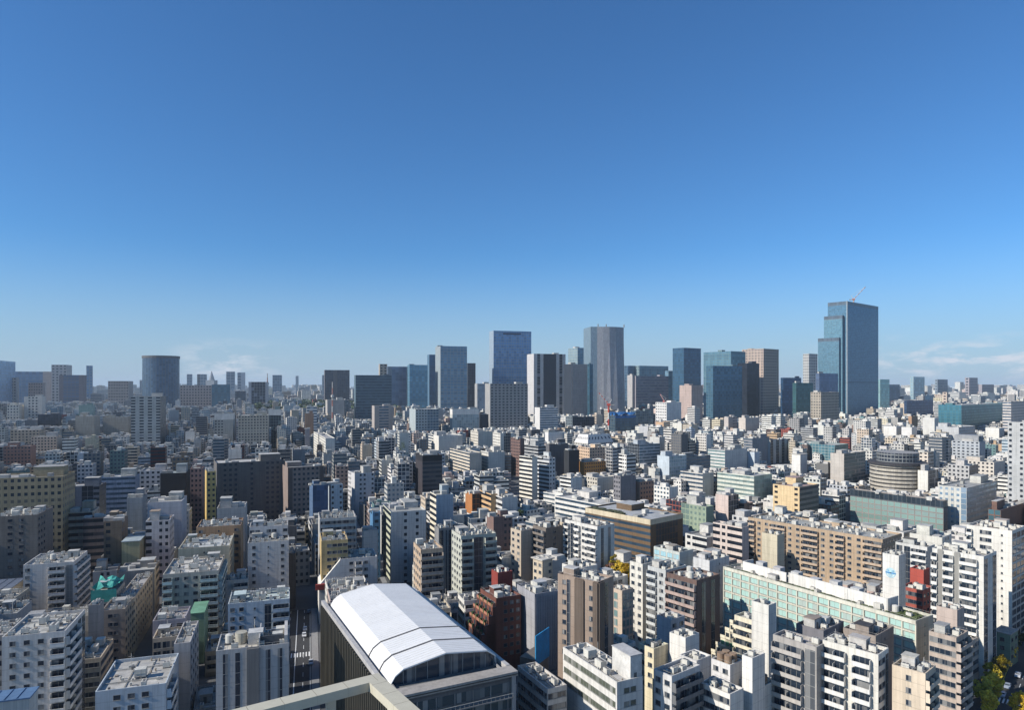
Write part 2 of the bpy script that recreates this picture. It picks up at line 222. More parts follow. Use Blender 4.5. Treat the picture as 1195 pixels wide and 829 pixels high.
FAR = [
# --- skyline: sixth number is the distance
(-12,0,18,421,2600,462,-18,"g","g",LB,"pale and blue glass tower | highest at the far left edge",{'gc':(.18,.30,.42)}),
(-20,19,21,441,1700,470,-18,"wwww","B",(.40,.38,.38),"grey tile hotel slab | at the left edge below the blue tower",{}),
(17,50,51,434,2100,472,-18,"gggg","g",(.22,.27,.34),"blue grey wide slab | left of the grey ridge tower",{'gc':(.10,.16,.24)}),
(50,68,69,434,1900,470,-18,"BB","B",(.32,.31,.34),"plain grey mauve slab | left of the brown framed slab",{}),
(33,50,51,447,1750,466,-18,"www","B",(.30,.25,.25),"small dull red slab | in front of the blue grey wide slab",{}),
(60,78,85,426,3000,436,-18,"ww","B",(.42,.42,.45),"grey tower top | peeping above the brown framed slab",{}),
(69,97,101,438,1600,470,-18,"BggggB","B",(.26,.18,.18),"brown framed slab | with tall dark glass bays",{'gc':(.08,.11,.16)}),
(100,108,124,427,2000,460,-28,"w","gg",(.52,.53,.54),"blue glass tower with a white left face | left of the cylinder tower",{'gc':(.14,.25,.38)}),
(126,150,157,445,1500,466,-18,"wwww","B",(.42,.38,.37),"sandy old ministry building | with a small top turret",{'tall':1}),
(210,250,252,450,1800,476,-18,"wwww","B",(.40,.35,.35),"wide dull pink slab | right of the cylinder tower",{}),
(247,268,270,449,1600,468,-18,"ggg","B",(.16,.24,.28),"dark teal box | left of the white framed tower",{'gc':(.07,.15,.19)}),
(290,313,315,446,1450,471,-18,"BdddddB","B",(.40,.42,.48),"white framed tower | with dark vertical glass bays",{}),
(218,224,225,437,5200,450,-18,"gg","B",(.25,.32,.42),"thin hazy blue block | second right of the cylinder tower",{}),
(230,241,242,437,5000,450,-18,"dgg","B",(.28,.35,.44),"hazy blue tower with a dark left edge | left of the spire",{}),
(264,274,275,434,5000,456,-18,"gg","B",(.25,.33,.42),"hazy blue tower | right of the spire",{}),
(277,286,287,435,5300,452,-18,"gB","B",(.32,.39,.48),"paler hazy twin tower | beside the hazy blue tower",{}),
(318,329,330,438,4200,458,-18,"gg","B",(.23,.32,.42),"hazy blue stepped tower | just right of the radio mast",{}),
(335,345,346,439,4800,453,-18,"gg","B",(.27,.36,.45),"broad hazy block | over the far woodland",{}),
(365,376,377,438,3200,460,-18,"Bg","B",(.25,.32,.40),"hazy tower with a pale left edge | left of the dark two tone box",{}),
(377,379,408,432,1600,467,-20,"B","ddBddd",(.15,.14,.15),"dark two tone box tower | standing alone over the grey hall",{'gc':(.05,.06,.08)}),
(413,415,457,438,1100,492,-20,"B","rrrrr",(.11,.17,.22),"dark glass slab with pale floor lines | at the left of the main skyline",{'gc':(.035,.07,.10)}),
(441,443,452,425,1350,440,-20,"B","ww",(.48,.42,.36),"beige stone tower top | behind the dark glass slab",{}),
(451,453,478,428,1250,476,-20,"d","BddddB",(.22,.28,.36),"blue grey ribbed tower | with a dark crown",{'gc':(.14,.19,.27)}),
(476,478,499,426,1200,474,-20,"g","ggg",(.25,.36,.42),"aqua glass tower with rounded top | left of the pale slotted tower",{'gc':(.15,.29,.36)}),
(495,501,509,414,1350,475,-20,"B","g",(.14,.23,.32),"deep blue narrow tower | tucked behind the tall grey glass tower",{'gc':(.07,.14,.22)}),
(508,514,545,404,1200,477,-20,"B","gggg",(.50,.46,.44),"tall grey glass tower | with a sunlit pinkish left edge",{'gc':(.16,.24,.30)}),
(543,546,555,424,1300,478,-20,"d","dd",(.13,.15,.20),"navy tower with a stepped top | behind the tall grey glass tower",{}),
(554,557,572,448,1000,480,-20,"B","dd",(.36,.37,.39),"short grey office tower | between navy tower and stone grid tower",{'gc':(.25,.28,.32)}),
(571,576,620,386,1350,450,-18,"B","ggggg",(.50,.50,.52),"big sky reflecting glass tower | tallest left of centre",{'gc':(.14,.25,.39),'slot':1}),
(566,572,616,448,900,502,-20,"B","wwwwwwwwww",(.36,.36,.37),"stone grid office tower | standing in front of the sky reflecting tower",{}),
(615,623,660,413,1100,486,-20,"B","BdBDDDDBdB",(.55,.55,.58),"white tower with a tall black central slot | right of the stone grid tower",{'dc':(.03,.045,.07)}),
(628,630,651,476,760,502,-20,"B","rrr",(.66,.66,.68),"small striped office | at the foot of the black slot tower",{'sh':4.2}),
(658,668,686,425,1020,486,-28,"D","BBBB",(.42,.38,.38),"plain pinkish grey tower | with a black side, left of the curved tower",{'dc':(.03,.04,.06)}),
(663,674,689,406,1250,426,-28,"w","g",(.46,.50,.50),"light topped glass tower | behind the plain pinkish tower",{'gc':(.18,.26,.30)}),
(686,688,692,425,1000,486,-28,"g","g",(.10,.18,.22),"dark green sliver tower | between pinkish tower and curved tower",{'gc':(.05,.11,.14)}),
(731,733,744,427,1500,440,-30,"g","g",(.18,.24,.30),"small dark tower top | right of the curved tower",{'gc':(.08,.13,.18)}),
(732,738,743,438,1150,478,-30,"B","B",(.44,.44,.47),"thin pale grey block | right of the curved tower",{}),
(738,746,780,427,1500,440,-30,"w","gggg",(.36,.41,.42),"green grey glass upper block | above the wide lavender slab",{'gc':(.13,.20,.23)}),
(740,742,780,439,1150,472,-28,"B","rrrrrrr",(.36,.34,.39),"wide lavender grey slab | under the green grey upper block",{'gc':(.22,.21,.25)}),
(778,780,786,433,1300,470,-30,"g","g",(.34,.42,.44),"pale teal sliver | left of the dark notched tower",{'gc':(.22,.32,.36)}),
(785,798,818,406,1250,472,-35,"gg","gg",(.10,.17,.23),"dark notched glass tower | with a sloping left shoulder",{'gc':(.05,.12,.18),'cutl':1}),
(793,807,820,450,900,476,-38,"BB","BB",(.46,.37,.35),"pinkish stone office block | below the dark notched tower",{}),
(821,853,870,410,1150,490,-35,"gggg","ggg",(.26,.34,.36),"broad green grey glass tower | behind a darker glass box",{'gc':(.14,.24,.27),'noun':1}),
(824,832,866,427,950,490,-30,"g","gggg",(.16,.25,.30),"darker glass box with aqua left face | in front of the broad green grey tower",{'gc':(.08,.16,.21)}),
(866,891,912,407,1150,486,-38,"wwwwwww","wwwwwww",(.50,.41,.36),"tan gridded tower | partly in the shadow of its neighbour",{'gc':(.10,.10,.12)}),
(870,872,886,424,1000,488,-30,"d","dd",(.03,.04,.065),"black slab tower | in front of the tan gridded tower",{}),
(911,914,935,441,1050,483,-30,"g","gg",(.05,.10,.17),"deep navy glass block | right of the tan gridded tower",{'gc':(.03,.08,.15)}),
(925,929,949,447,980,483,-30,"g","ggg",(.11,.20,.20),"dark green glass block | left of the boxy beige office",{'gc':(.06,.15,.15)}),
(937,944,954,413,2600,445,-30,"w","ww",(.48,.49,.50),"pale grid tower in haze | just left of the tallest tower",{}),
(946,958,979,458,900,490,-38,"wwww","wwww",(.42,.38,.33),"boxy beige office | at the left foot of the tallest tower",{}),
(952,956,978,436,1000,462,-30,"g","gd",(.22,.25,.33),"dusky mauve block | behind the boxy beige office",{'gc':(.14,.17,.24)}),
(1025,1027,1038,443,1300,478,-30,"g","gg",(.50,.58,.54),"mint pale office block | at the right foot of the tallest tower",{'gc':(.35,.50,.44)}),
(1036,1038,1050,449,1700,463,-30,"g","gg",(.12,.16,.24),"small navy block | right of the mint pale block",{}),
(1062,1066,1079,440,2300,462,-35,"w","gg",(.44,.50,.50),"pale teal tower | left of the twin topped block",{'gc':(.30,.40,.42)}),
(1091,1094,1106,443,2400,457,-35,"w","gg",(.26,.33,.42),"blue block with a pale top | right of the pale teal tower",{}),
(1126,1131,1141,441,2400,458,-35,"w","ww",(.36,.34,.38),"mauve tower with a pointed crown | near the right horizon",{'tall':1}),
(1142,1146,1160,449,2300,459,-35,"B","ww",(.34,.32,.36),"red and grey stump block | right of the pointed crown tower",{}),
(1100,1105,1162,458,1400,470,-35,"w","wwwwwwww",(.60,.50,.44),"long peach apartment slab | above the wide teal glass complex",{}),
(1055,1058,1089,468,1050,486,-35,"g","gggg",(.08,.12,.20),"navy glass low block | left of the wide teal complex",{'gc':(.04,.08,.15)}),
(1095,1122,1173,473,800,505,-38,"gggg","gggggg",(.12,.24,.27),"wide teal glass complex | with a darker right half",{'gc':(.07,.20,.23)}),
(1170,1180,1202,469,760,500,-38,"rr","ww",(.60,.56,.55),"pink white office block | right of the wide teal glass complex",{}),
(1117,1119,1138,499,620,516,-38,"B","wwww",(.50,.52,.56),"grey screen walled block | in front of the teal glass complex",{}),
(1072,1083,1093,528,560,552,-38,"ww","kk",(.66,.60,.54),"peach white grid flats | above the round banded tower",{}),
(1031,1046,1062,498,700,512,-38,"B","B",(.78,.78,.78),"bright white hall | left of the second white hall",{}),
(1052,1064,1072,499,690,512,-38,"B","B",(.70,.70,.72),"second bright white hall | with a blue side",{}),
(1060,1064,1071,486,800,500,-38,"B","B",(.42,.27,.18),"small brown tower | behind the bright white halls",{}),
(765,778,795,470,850,492,-35,"ww","BBBB",(.72,.72,.74),"large white ribbed cube | below the pinkish stone office",{}),
(711,718,742,486,820,506,-30,"g","ggg",(.10,.14,.16),"dark construction block | under a bright blue site sheet",{'net':(.03,.18,.50)}),
(736,742,762,480,900,498,-30,"g","gg",(.20,.26,.28),"grey green glass office | right of the blue sheeted site",{}),
(153,187,196,463,700,520,-18,"kBkBkBk","ddd",(.42,.45,.47),"tall balcony tower | standing alone at mid left, with glassy bands",{'bc':(.45,.47,.48),'noun':1}),
(278,313,318,485,660,520,-18,"wwwwwwwwww","ww",(.48,.45,.40),"beige grid tower block | at left centre with twin bays",{}),
(88,110,121,486,760,512,-18,"BB","B",(.42,.39,.35),"blank beige store wing | left of its shaded courtyard",{}),
(120,150,153,487,780,508,-18,"BB","B",(.42,.39,.35),"second blank beige wing | touching the tall balcony tower",{}),
(28,49,51,463,1000,491,-18,"BwwwB","B",(.64,.62,.60),"white portal framed tower | at left above the roofs",{}),
(8,22,28,473,980,492,-18,"ww","B",(.66,.65,.62),"low white civic building | left of the portal framed tower",{}),
(92,108,111,473,900,488,-18,"B","B",(.25,.36,.36),"green grey drum like block | behind the blank beige wing",{}),
(44,68,72,484,850,500,-18,"dd","B",(.07,.08,.11),"dark low office | below the portal framed tower",{}),
(12,46,48,502,640,520,-18,"wwww","w",(.52,.44,.36),"tan gridded flats | at mid left over the red brick block",{}),
(4,36,42,521,560,546,-18,"wwww","B",(.28,.17,.15),"dull red brick block | behind the long yellow office",{}),
(36,66,72,510,600,530,-18,"wwww","B",(.62,.50,.42),"peach topped flats | right of the dull red brick block",{}),
(250,272,275,483,720,512,-18,"wB","B",(.40,.42,.42),"grey block with a white crown | left of the beige grid tower",{'cap2':(.74,.74,.74)}),
(313,328,330,478,720,500,-18,"d","B",(.25,.36,.38),"green glass block with a white crown | right of the beige grid tower",{'cap2':(.74,.74,.74)}),
(344,358,371,475,700,506,-18,"ww","rrr",(.72,.72,.74),"white L shaped slab | with pale ribbed wing",{}),
(331,356,359,501,620,525,-18,"ww","B",(.25,.25,.29),"purple grey block | below the white L shaped slab",{}),
(347,356,366,483,670,500,-18,"B","B",(.38,.24,.17),"rust brown block | in front of the white L shaped slab",{}),
(366,380,391,512,540,530,-22,"ww","B",(.72,.71,.68),"bright white flats | right of centre left woodland hall",{}),
(378,382,402,467,1000,482,-20,"B","BBBB",(.44,.42,.41),"low grey pink hall | below the dark two tone box",{}),
(434,437,459,474,830,503,-20,"B","BrrB",(.42,.38,.37),"pinkish stone block | with a deep ribbed window bay and two roof pipes",{}),
(477,485,512,478,760,506,-20,"B","wwgg",(.40,.46,.50),"jagged grey blue office | behind the large white block",{}),
(525,528,559,478,780,503,-20,"B","dddddd",(.58,.60,.60),"white topped glass office | left of the stone grid tower",{'gc':(.28,.34,.36),'cap2':(.74,.74,.74)}),
(558,561,570,484,800,501,-20,"B","B",(.05,.06,.08),"small black cube | left of the stone grid tower",{}),
(549,558,575,504,600,524,-25,"ww","B",(.66,.63,.58),"cream flats cluster | below the white topped glass office",{}),
(575,584,600,506,580,528,-25,"w","BddB",(.70,.69,.66),"white block with a dark grid bay | right of the cream flats cluster",{}),
(636,640,660,505,640,518,-30,"B","BB",(.76,.76,.78),"plain bright white box | left of the mansard roofed block",{}),
(660,668,694,487,800,500,-30,"w","dd",(.16,.20,.24),"dark low glass office | left of the blue sheeted site",{}),
(862,870,886,488,720,504,-38,"B","BB",(.60,.55,.52),"pale pink low block | below the dark slab tower",{}),
(845,850,860,487,740,502,-38,"B","Bw",(.52,.48,.47),"mauve white cube | below the darker glass box",{}),
(868,878,898,512,600,528,-38,"rr","BB",(.30,.31,.34),"grey blank walled depot | left of the striped block",{}),
(1150,1166,1172,500,640,514,-38,"B","B",(.74,.74,.73),"cluster white plant room block | below the wide teal complex",{}),
(1120,1160,1173,540,520,558,-38,"wwww","BB",(.64,.60,.56),"pale flats with brown insets | left of the right edge tower",{}),
]
def hh(v):
    import math as _m
    return _m.sin(v*127.1)*43758.5453 % 1.0
def solve(row, far=False):
    import math as _m
    xl,xc,xr,y,hd,yb,th = row[:7]; o=row[11]
    if far:
        d=float(hd)
        # the foot of a far building shows down to where lower roofs begin, which fixes how far off it stands
        if yb>462: d=min(max(69339/(yb-450),d*.8),d*1.6)
        elif d<2500: d*=1.5
        h=HC-(y-HOR)*d/FPX
    else:   h=float(hd); d=(HC-h)*FPX/(y-HOR)
    t=_m.radians(th); a=(_m.sin(t),_m.cos(t)); b=(_m.cos(t),-_m.sin(t))
    C=((xc-CXP)/FPX*d, d)
    def length(v,xp):
        k=(xp-CXP)/FPX; den=v[0]-k*v[1]
        return (k*C[1]-C[0])/den if abs(den)>1e-6 else -1
    right = C[0]*b[0]+C[1]*b[1] > 0
    cap = 130 if not far else 330
    if right: lL=length(a,xl); lR=length(b,xr)
    else:     lL=length((-b[0],-b[1]),xl); lR=length(a,xr)
    def ok(l,w): return w>=2.5 and 2<l<cap
    okL,okR=ok(lL,xc-xl),ok(lR,xr-xc)
    if not okL and not okR: lL=lR=20.
    elif not okL: lL=min(30,max(9,lR*.7))
    elif not okR: lR=min(30,max(9,lL*.7))
    # a face seen at a grazing angle reads too long or too short: hold the plan to a believable shape
    wL,wR=xc-xl,xr-xc
    if wR<wL: lR=min(max(lR,6),max(14,lL*1.3),75)
    else:     lL=min(max(lL,6),max(14,lR*1.3),75)
    if 'dep' in o:
        if wR<wL: lR=o['dep']
        else: lL=o['dep']
    if right: W,D,sx=lR,lL,1
    else:     W,D,sx=lL,lR,-1
    cx=C[0]+b[0]*sx*W/2+a[0]*D/2; cy=C[1]+b[1]*sx*W/2+a[1]*D/2
    L,R=row[7],row[8]
    return dict(cx=cx,cy=cy,th=th,W=W,D=D,h=h,d=d,right=right,front=(R if right else L),side=(L if right else R),
                far=far,row=row,xl=xl,xr=xr,y=y,yb=yb)
HERO=[solve(r) for r in ROWS]+[solve(r,True) for r in FAR]
# rotation about z in Blender terms: local +y -> (sin th, cos th) means rot = -th
# ---------------------------------------------------------------- materials
WARM = (1.0, .94, .83, 1)     # warm tint put into wall and roof colours to offset bluish sky light
def new_mat(name):
    m = bpy.data.materials.new(name); m.use_nodes = True
    t = m.node_tree; t.nodes.clear()
    o = t.nodes.new('ShaderNodeOutputMaterial'); p = t.nodes.new('ShaderNodeBsdfPrincipled'); t.links.new(p.outputs[0], o.inputs[0])
    return m, t, p
class NT:
    def __init__(s, t): s.t = t
    def n(s, k, **kw):
        x = s.t.nodes.new(k)
        for a, v in kw.items(): setattr(x, a, v)
        return x
    def math(s, op, a, b=None, c=None):
        x = s.n('ShaderNodeMath', operation=op)
        for i, v in enumerate((a, b, c)):
            if v is None: continue
            if isinstance(v, (int, float)): x.inputs[i].default_value = v
            else: s.t.links.new(v, x.inputs[i])
        return x.outputs[0]
    def mix(s, f, a, b, mode='MIX'):
        x = s.n('ShaderNodeMix', data_type='RGBA', blend_type=mode)
        for i, v in ((0, f), (6, a), (7, b)):
            if isinstance(v, (int, float)): x.inputs[i].default_value = v
            elif isinstance(v, tuple): x.inputs[i].default_value = v
            else: s.t.links.new(v, x.inputs[i])
        return x.outputs[2]
    def attr(s, name): return s.n('ShaderNodeAttribute', attribute_name=name)
    def noise(s, scale, detail=4, vec=None, rough=.6):
        x = s.n('ShaderNodeTexNoise'); x.inputs['Scale'].default_value = scale; x.inputs['Detail'].default_value = detail; x.inputs['Roughness'].default_value = rough
        if vec is not None: s.t.links.new(vec, x.inputs['Vector'])
        return x.outputs[0]
    def rng(s, v, a, b, c, d):
        x = s.n('ShaderNodeMapRange'); s.t.links.new(v, x.inputs[0])
        for i, q in enumerate((a, b, c, d)): x.inputs[i+1].default_value = q
        return x.outputs[0]
def weather(g, vec=None):
    """soft blotches and vertical run-off streaks, in world space"""
    geo = g.n('ShaderNodeNewGeometry')
    a = g.rng(g.noise(.12, 5, geo.outputs['Position']), .3, .7, .90, 1.08)
    mp = g.n('ShaderNodeMapping'); g.t.links.new(geo.outputs['Position'], mp.inputs[0]); mp.inputs['Scale'].default_value = (1.1, 1.1, .05)
    b = g.rng(g.noise(1.0, 4, mp.outputs[0]), .42, .72, 1.0, .74)
    return g.math('MULTIPLY', a, b)
# walls: plain paint or tile with, on far buildings, the window grid of the facade and the painted shade of balcony recesses (UV: x = bays, y = storeys)
FAC, t, p = new_mat('facade'); g = NT(t)
wl = g.attr('wall').outputs['Color']; gl = g.attr('glass').outputs['Color']
st = g.n('ShaderNodeSeparateColor'); t.links.new(g.attr('style').outputs['Color'], st.inputs[0])
uv = g.n('ShaderNodeUVMap', uv_map='UVMap'); us = g.n('ShaderNodeSeparateXYZ'); t.links.new(uv.outputs[0], us.inputs[0])
fu = g.math('ABSOLUTE', g.math('SUBTRACT', g.math('FRACT', us.outputs[0]), .5))
fv = g.math('ABSOLUTE', g.math('SUBTRACT', g.math('FRACT', us.outputs[1]), .55))
mu = g.math('LESS_THAN', fu, g.math('MULTIPLY', st.outputs[0], .5)); mv = g.math('LESS_THAN', fv, g.math('MULTIPLY', st.outputs[1], .5))
mask = g.math('MULTIPLY', mu, mv)
cell = g.n('ShaderNodeCombineXYZ')
t.links.new(g.math('FLOOR', g.math('MULTIPLY', us.outputs[0], 1.0)), cell.inputs[0]); t.links.new(g.math('FLOOR', us.outputs[1]), cell.inputs[1]); t.links.new(st.outputs[2], cell.inputs[2])
wn = g.n('ShaderNodeTexWhiteNoise'); t.links.new(cell.outputs[0], wn.inputs[0])
gv = g.rng(wn.outputs[0], 0, 1, .76, 1.24)
blind = g.math('GREATER_THAN', wn.outputs[0], .93)
gcol = g.mix(1.0, gl, (1, 1, 1, 1), 'MULTIPLY')
comb = g.n('ShaderNodeCombineXYZ')
for i in range(3): t.links.new(gv, comb.inputs[i])
gcol = g.mix(1.0, gcol, comb.outputs[0], 'MULTIPLY')
gcol = g.mix(g.math('MULTIPLY', blind, .35), gcol, wl)
# panel joints at each floor and bay of the plain walls
jt = g.math('MAXIMUM', g.math('GREATER_THAN', fu, .485), g.math('GREATER_THAN', g.math('ABSOLUTE', g.math('SUBTRACT', g.math('FRACT', us.outputs[1]), .5)), .475))
jt = g.math('MULTIPLY', jt, g.math('LESS_THAN', st.outputs[0], .01))
geo_ = g.n('ShaderNodeNewGeometry'); patch = g.rng(g.noise(.9, 2, geo_.outputs['Position']), .55, .7, 1.0, .93)
wv = g.math('MULTIPLY', g.math('MULTIPLY', weather(g), patch), g.rng(jt, 0, 1, 1, .80)); cw = g.n('ShaderNodeCombineXYZ')
for i in range(3): t.links.new(wv, cw.inputs[i])
wcol = g.mix(1.0, wl, cw.outputs[0], 'MULTIPLY')
t.links.new(g.mix(mask, g.mix(1.0, wcol, WARM, 'MULTIPLY'), gcol), p.inputs['Base Color'])
t.links.new(g.rng(mask, 0, 1, .75, .33), p.inputs['Roughness'])
t.links.new(g.math('MULTIPLY', mask, .6), p.inputs['Metallic'])
t.links.new(g.rng(mask, 0, 1, .25, .55), p.inputs['Specular IOR Level'])
bp = g.n('ShaderNodeBump'); bp.inputs['Strength'].default_value = .25; bp.inputs['Distance'].default_value = .25; t.links.new(g.math('SUBTRACT', 1.0, mask), bp.inputs['Height'])
t.links.new(bp.outputs[0], p.inputs['Normal'])
# roofs: membrane or concrete with puddle stains and seams, colour from the 'wall' attribute
ROOF, t, p = new_mat('roof_membrane'); g = NT(t)
wl = g.attr('wall').outputs['Color']; geo = g.n('ShaderNodeNewGeometry')
a = g.rng(g.noise(.22, 7, geo.outputs['Position'], .7), .35, .72, .68, 1.15)
b = g.rng(g.noise(1.3, 5, geo.outputs['Position'], .6), .4, .7, .88, 1.06)
cw = g.n('ShaderNodeCombineXYZ'); ab = g.math('MULTIPLY', a, b)
for i in range(3): t.links.new(ab, cw.inputs[i])
t.links.new(g.mix(1.0, g.mix(1.0, wl, cw.outputs[0], 'MULTIPLY'), WARM, 'MULTIPLY'), p.inputs['Base Color']); p.inputs['Roughness'].default_value = .85
PM = {}
def paint(c, rough=.7, metal=0, name='paint', dirt_and_warm=True):
    k = (tuple(round(x, 3) for x in c), rough, metal, dirt_and_warm)
    if k in PM: return PM[k]
    m, t, p = new_mat(name); g = NT(t)
    if dirt_and_warm:
        wv = weather(g); cw = g.n('ShaderNodeCombineXYZ')
        for i in range(3): t.links.new(wv, cw.inputs[i])
        t.links.new(g.mix(1.0, (c[0]*WARM[0], c[1]*WARM[1], c[2]*WARM[2], 1), cw.outputs[0], 'MULTIPLY'), p.inputs['Base Color'])
    else: p.inputs['Base Color'].default_value = (*c, 1)
    p.inputs['Roughness'].default_value = rough; p.inputs['Metallic'].default_value = metal; p.inputs['Specular IOR Level'].default_value = .3
    PM[k] = m; return m
def glass(c):
    k = ('glass', tuple(round(x, 3) for x in c))
    if k in PM: return PM[k]
    m, t, p = new_mat('window_glass'); g = NT(t)
    oi = g.n('ShaderNodeObjectInfo'); tcn = g.n('ShaderNodeTexCoord')
    sp = g.n('ShaderNodeSeparateXYZ'); t.links.new(tcn.outputs['Object'], sp.inputs[0])
    cb = g.n('ShaderNodeCombineXYZ'); t.links.new(g.math('FLOOR', g.math('MULTIPLY', sp.outputs[0], .8)), cb.inputs[0]); t.links.new(g.math('MULTIPLY', oi.outputs['Random'], 97.), cb.inputs[1])
    wn = g.n('ShaderNodeTexWhiteNoise'); t.links.new(cb.outputs[0], wn.inputs[0])
    cur = g.math('MULTIPLY', g.math('GREATER_THAN', wn.outputs[0], .68), g.rng(wn.outputs[0], .68, 1, .15, .6))
    t.links.new(g.mix(cur, (*c, 1), (.42, .40, .36, 1)), p.inputs['Base Color'])
    p.inputs['Roughness'].default_value = .09; p.inputs['Specular IOR Level'].default_value = .6
    PM[k] = m; return m
# ---------------------------------------------------------------- mesh collector
class Acc:
    def __init__(s): s.v=[]; s.f=[]; s.uv=[]; s.wall=[]; s.gl=[]; s.st=[]; s.mi=[]
    def quad(s, P, wall, gl=GL, st=(0,0,0), uv=((0,0),(1,0),(1,1),(0,1)), mi=0):
        n=len(s.v); s.v += P; s.f.append(tuple(range(n,n+len(P))))
        s.uv += list(uv) if len(P)==4 else [(0,0)]*len(P)
        s.wall.append((*wall,1)); s.gl.append((*gl,1)); s.st.append((*st,1)); s.mi.append(mi)
    def box(s, x0,x1,y0,y1,z0,z1, c, mi=1, M=None, bottom=False):
        P=[(x0,y0,z0),(x1,y0,z0),(x1,y1,z0),(x0,y1,z0),(x0,y0,z1),(x1,y0,z1),(x1,y1,z1),(x0,y1,z1)]
        if M is not None: P=[tuple(M@Vector(q)) for q in P]
        for f in ((0,1,5,4),(1,2,6,5),(2,3,7,6),(3,0,4,7),(4,5,6,7))+(((3,2,1,0),) if bottom else ()):
            s.quad([P[i] for i in f], c, mi=mi)
    def cyl(s, cx,cy,r,z0,z1,c,n=10,mi=1,r1=None,cap=True):
        r1 = r if r1 is None else r1
        A=[(cx+r*math.cos(2*math.pi*i/n), cy+r*math.sin(2*math.pi*i/n), z0) for i in range(n)]
        B=[(cx+r1*math.cos(2*math.pi*i/n), cy+r1*math.sin(2*math.pi*i/n), z1) for i in range(n)]
        for i in range(n):
            j=(i+1)%n; s.quad([A[i],A[j],B[j],B[i]], c, mi=mi)
        if cap: s.quad(B, c, mi=mi)
    def tube(s, p, q, r, c, mi=1, n=4, r1=None):
        p=Vector(p); q=Vector(q); d=(q-p)
        if d.length<1e-6: return
        X=d.orthogonal().normalized(); Y=d.normalized().cross(X); r1=r if r1 is None else r1
        A=[tuple(p+X*r*math.cos(2*math.pi*i/n+.785)+Y*r*math.sin(2*math.pi*i/n+.785)) for i in range(n)]
        B=[tuple(q+X*r1*math.cos(2*math.pi*i/n+.785)+Y*r1*math.sin(2*math.pi*i/n+.785)) for i in range(n)]
        for i in range(n):
            j=(i+1)%n; s.quad([A[i],A[j],B[j],B[i]], c, mi=mi)
        s.quad(B, c, mi=mi); s.quad(A[::-1], c, mi=mi)
    def mesh(s, name, mats=None):
        me=bpy.data.meshes.new(name); me.from_pydata(s.v, [], s.f)
        u=me.uv_layers.new(name='UVMap'); u.data.foreach_set('uv', [x for q in s.uv for x in q])
        for nm, dat in (('wall',s.wall),('glass',s.gl),('style',s.st)):
            a=me.attributes.new(nm,'FLOAT_COLOR','FACE'); a.data.foreach_set('color',[x for q in dat for x in q])
        for m in (mats or (FAC, ROOF)): me.materials.append(m)
        me.polygons.foreach_set('material_index', s.mi); me.update()
        return me
    def obj(s, name, parent=None, mats=None):
        o=bpy.data.objects.new(name, s.mesh(name, mats)); COL.objects.link(o)
        if parent is not None: o.parent=parent
        return o
def place(me, name, parent, loc=(0,0,0), rz=0):
    o=bpy.data.objects.new(name, me); COL.objects.link(o); o.parent=parent; o.location=loc; o.rotation_euler=(0,0,rz); return o
def root(name, label, cat, loc=(0,0,0), rz=0, group=None):
    o=bpy.data.objects.new(name,None); COL.objects.link(o); o.location=loc; o.rotation_euler=(0,0,rz); o.empty_display_size=1
    o['label']=label; o['category']=cat
    if group: o['group']=group
    return o
def tag(o, label=None, cat=None, group=None, kind=None):
    for k,v in (('label',label),('category',cat),('group',group),('kind',kind)):
        if v: o[k]=v
    return o
# simple two or three material meshes for the small parts
class MB:
    def __init__(s): s.v=[]; s.f=[]; s.mi=[]
    def box(s,x0,x1,y0,y1,z0,z1,mi=0):
        n=len(s.v); s.v+=[(x0,y0,z0),(x1,y0,z0),(x1,y1,z0),(x0,y1,z0),(x0,y0,z1),(x1,y0,z1),(x1,y1,z1),(x0,y1,z1)]
        for f in ((0,1,5,4),(1,2,6,5),(2,3,7,6),(3,0,4,7),(4,5,6,7),(3,2,1,0)): s.f.append(tuple(n+i for i in f)); s.mi.append(mi)
    def cyl(s,cx,cy,r,z0,z1,n=12,mi=0,r1=None):
        r1=r if r1 is None else r1; b=len(s.v)
        s.v+=[(cx+r*math.cos(2*math.pi*i/n),cy+r*math.sin(2*math.pi*i/n),z0) for i in range(n)]+[(cx+r1*math.cos(2*math.pi*i/n),cy+r1*math.sin(2*math.pi*i/n),z1) for i in range(n)]
        for i in range(n):
            j=(i+1)%n; s.f.append((b+i,b+j,b+n+j,b+n+i)); s.mi.append(mi)
        s.f.append(tuple(b+n+i for i in range(n))); s.mi.append(mi)
    def mesh(s,name,mats):
        me=bpy.data.meshes.new(name); me.from_pydata(s.v,[],s.f)
        for m in mats: me.materials.append(m)
        me.polygons.foreach_set('material_index',s.mi); me.update(); return me
MC={}
def cached(key, fn):
    if key not in MC: MC[key]=fn()
    return MC[key]
def rnd(c, rng, k=.08):
    f=1+rng.uniform(-k,k); return tuple(min(.8,max(.01,x*f*(1+rng.uniform(-.015,.015)))) for x in c)
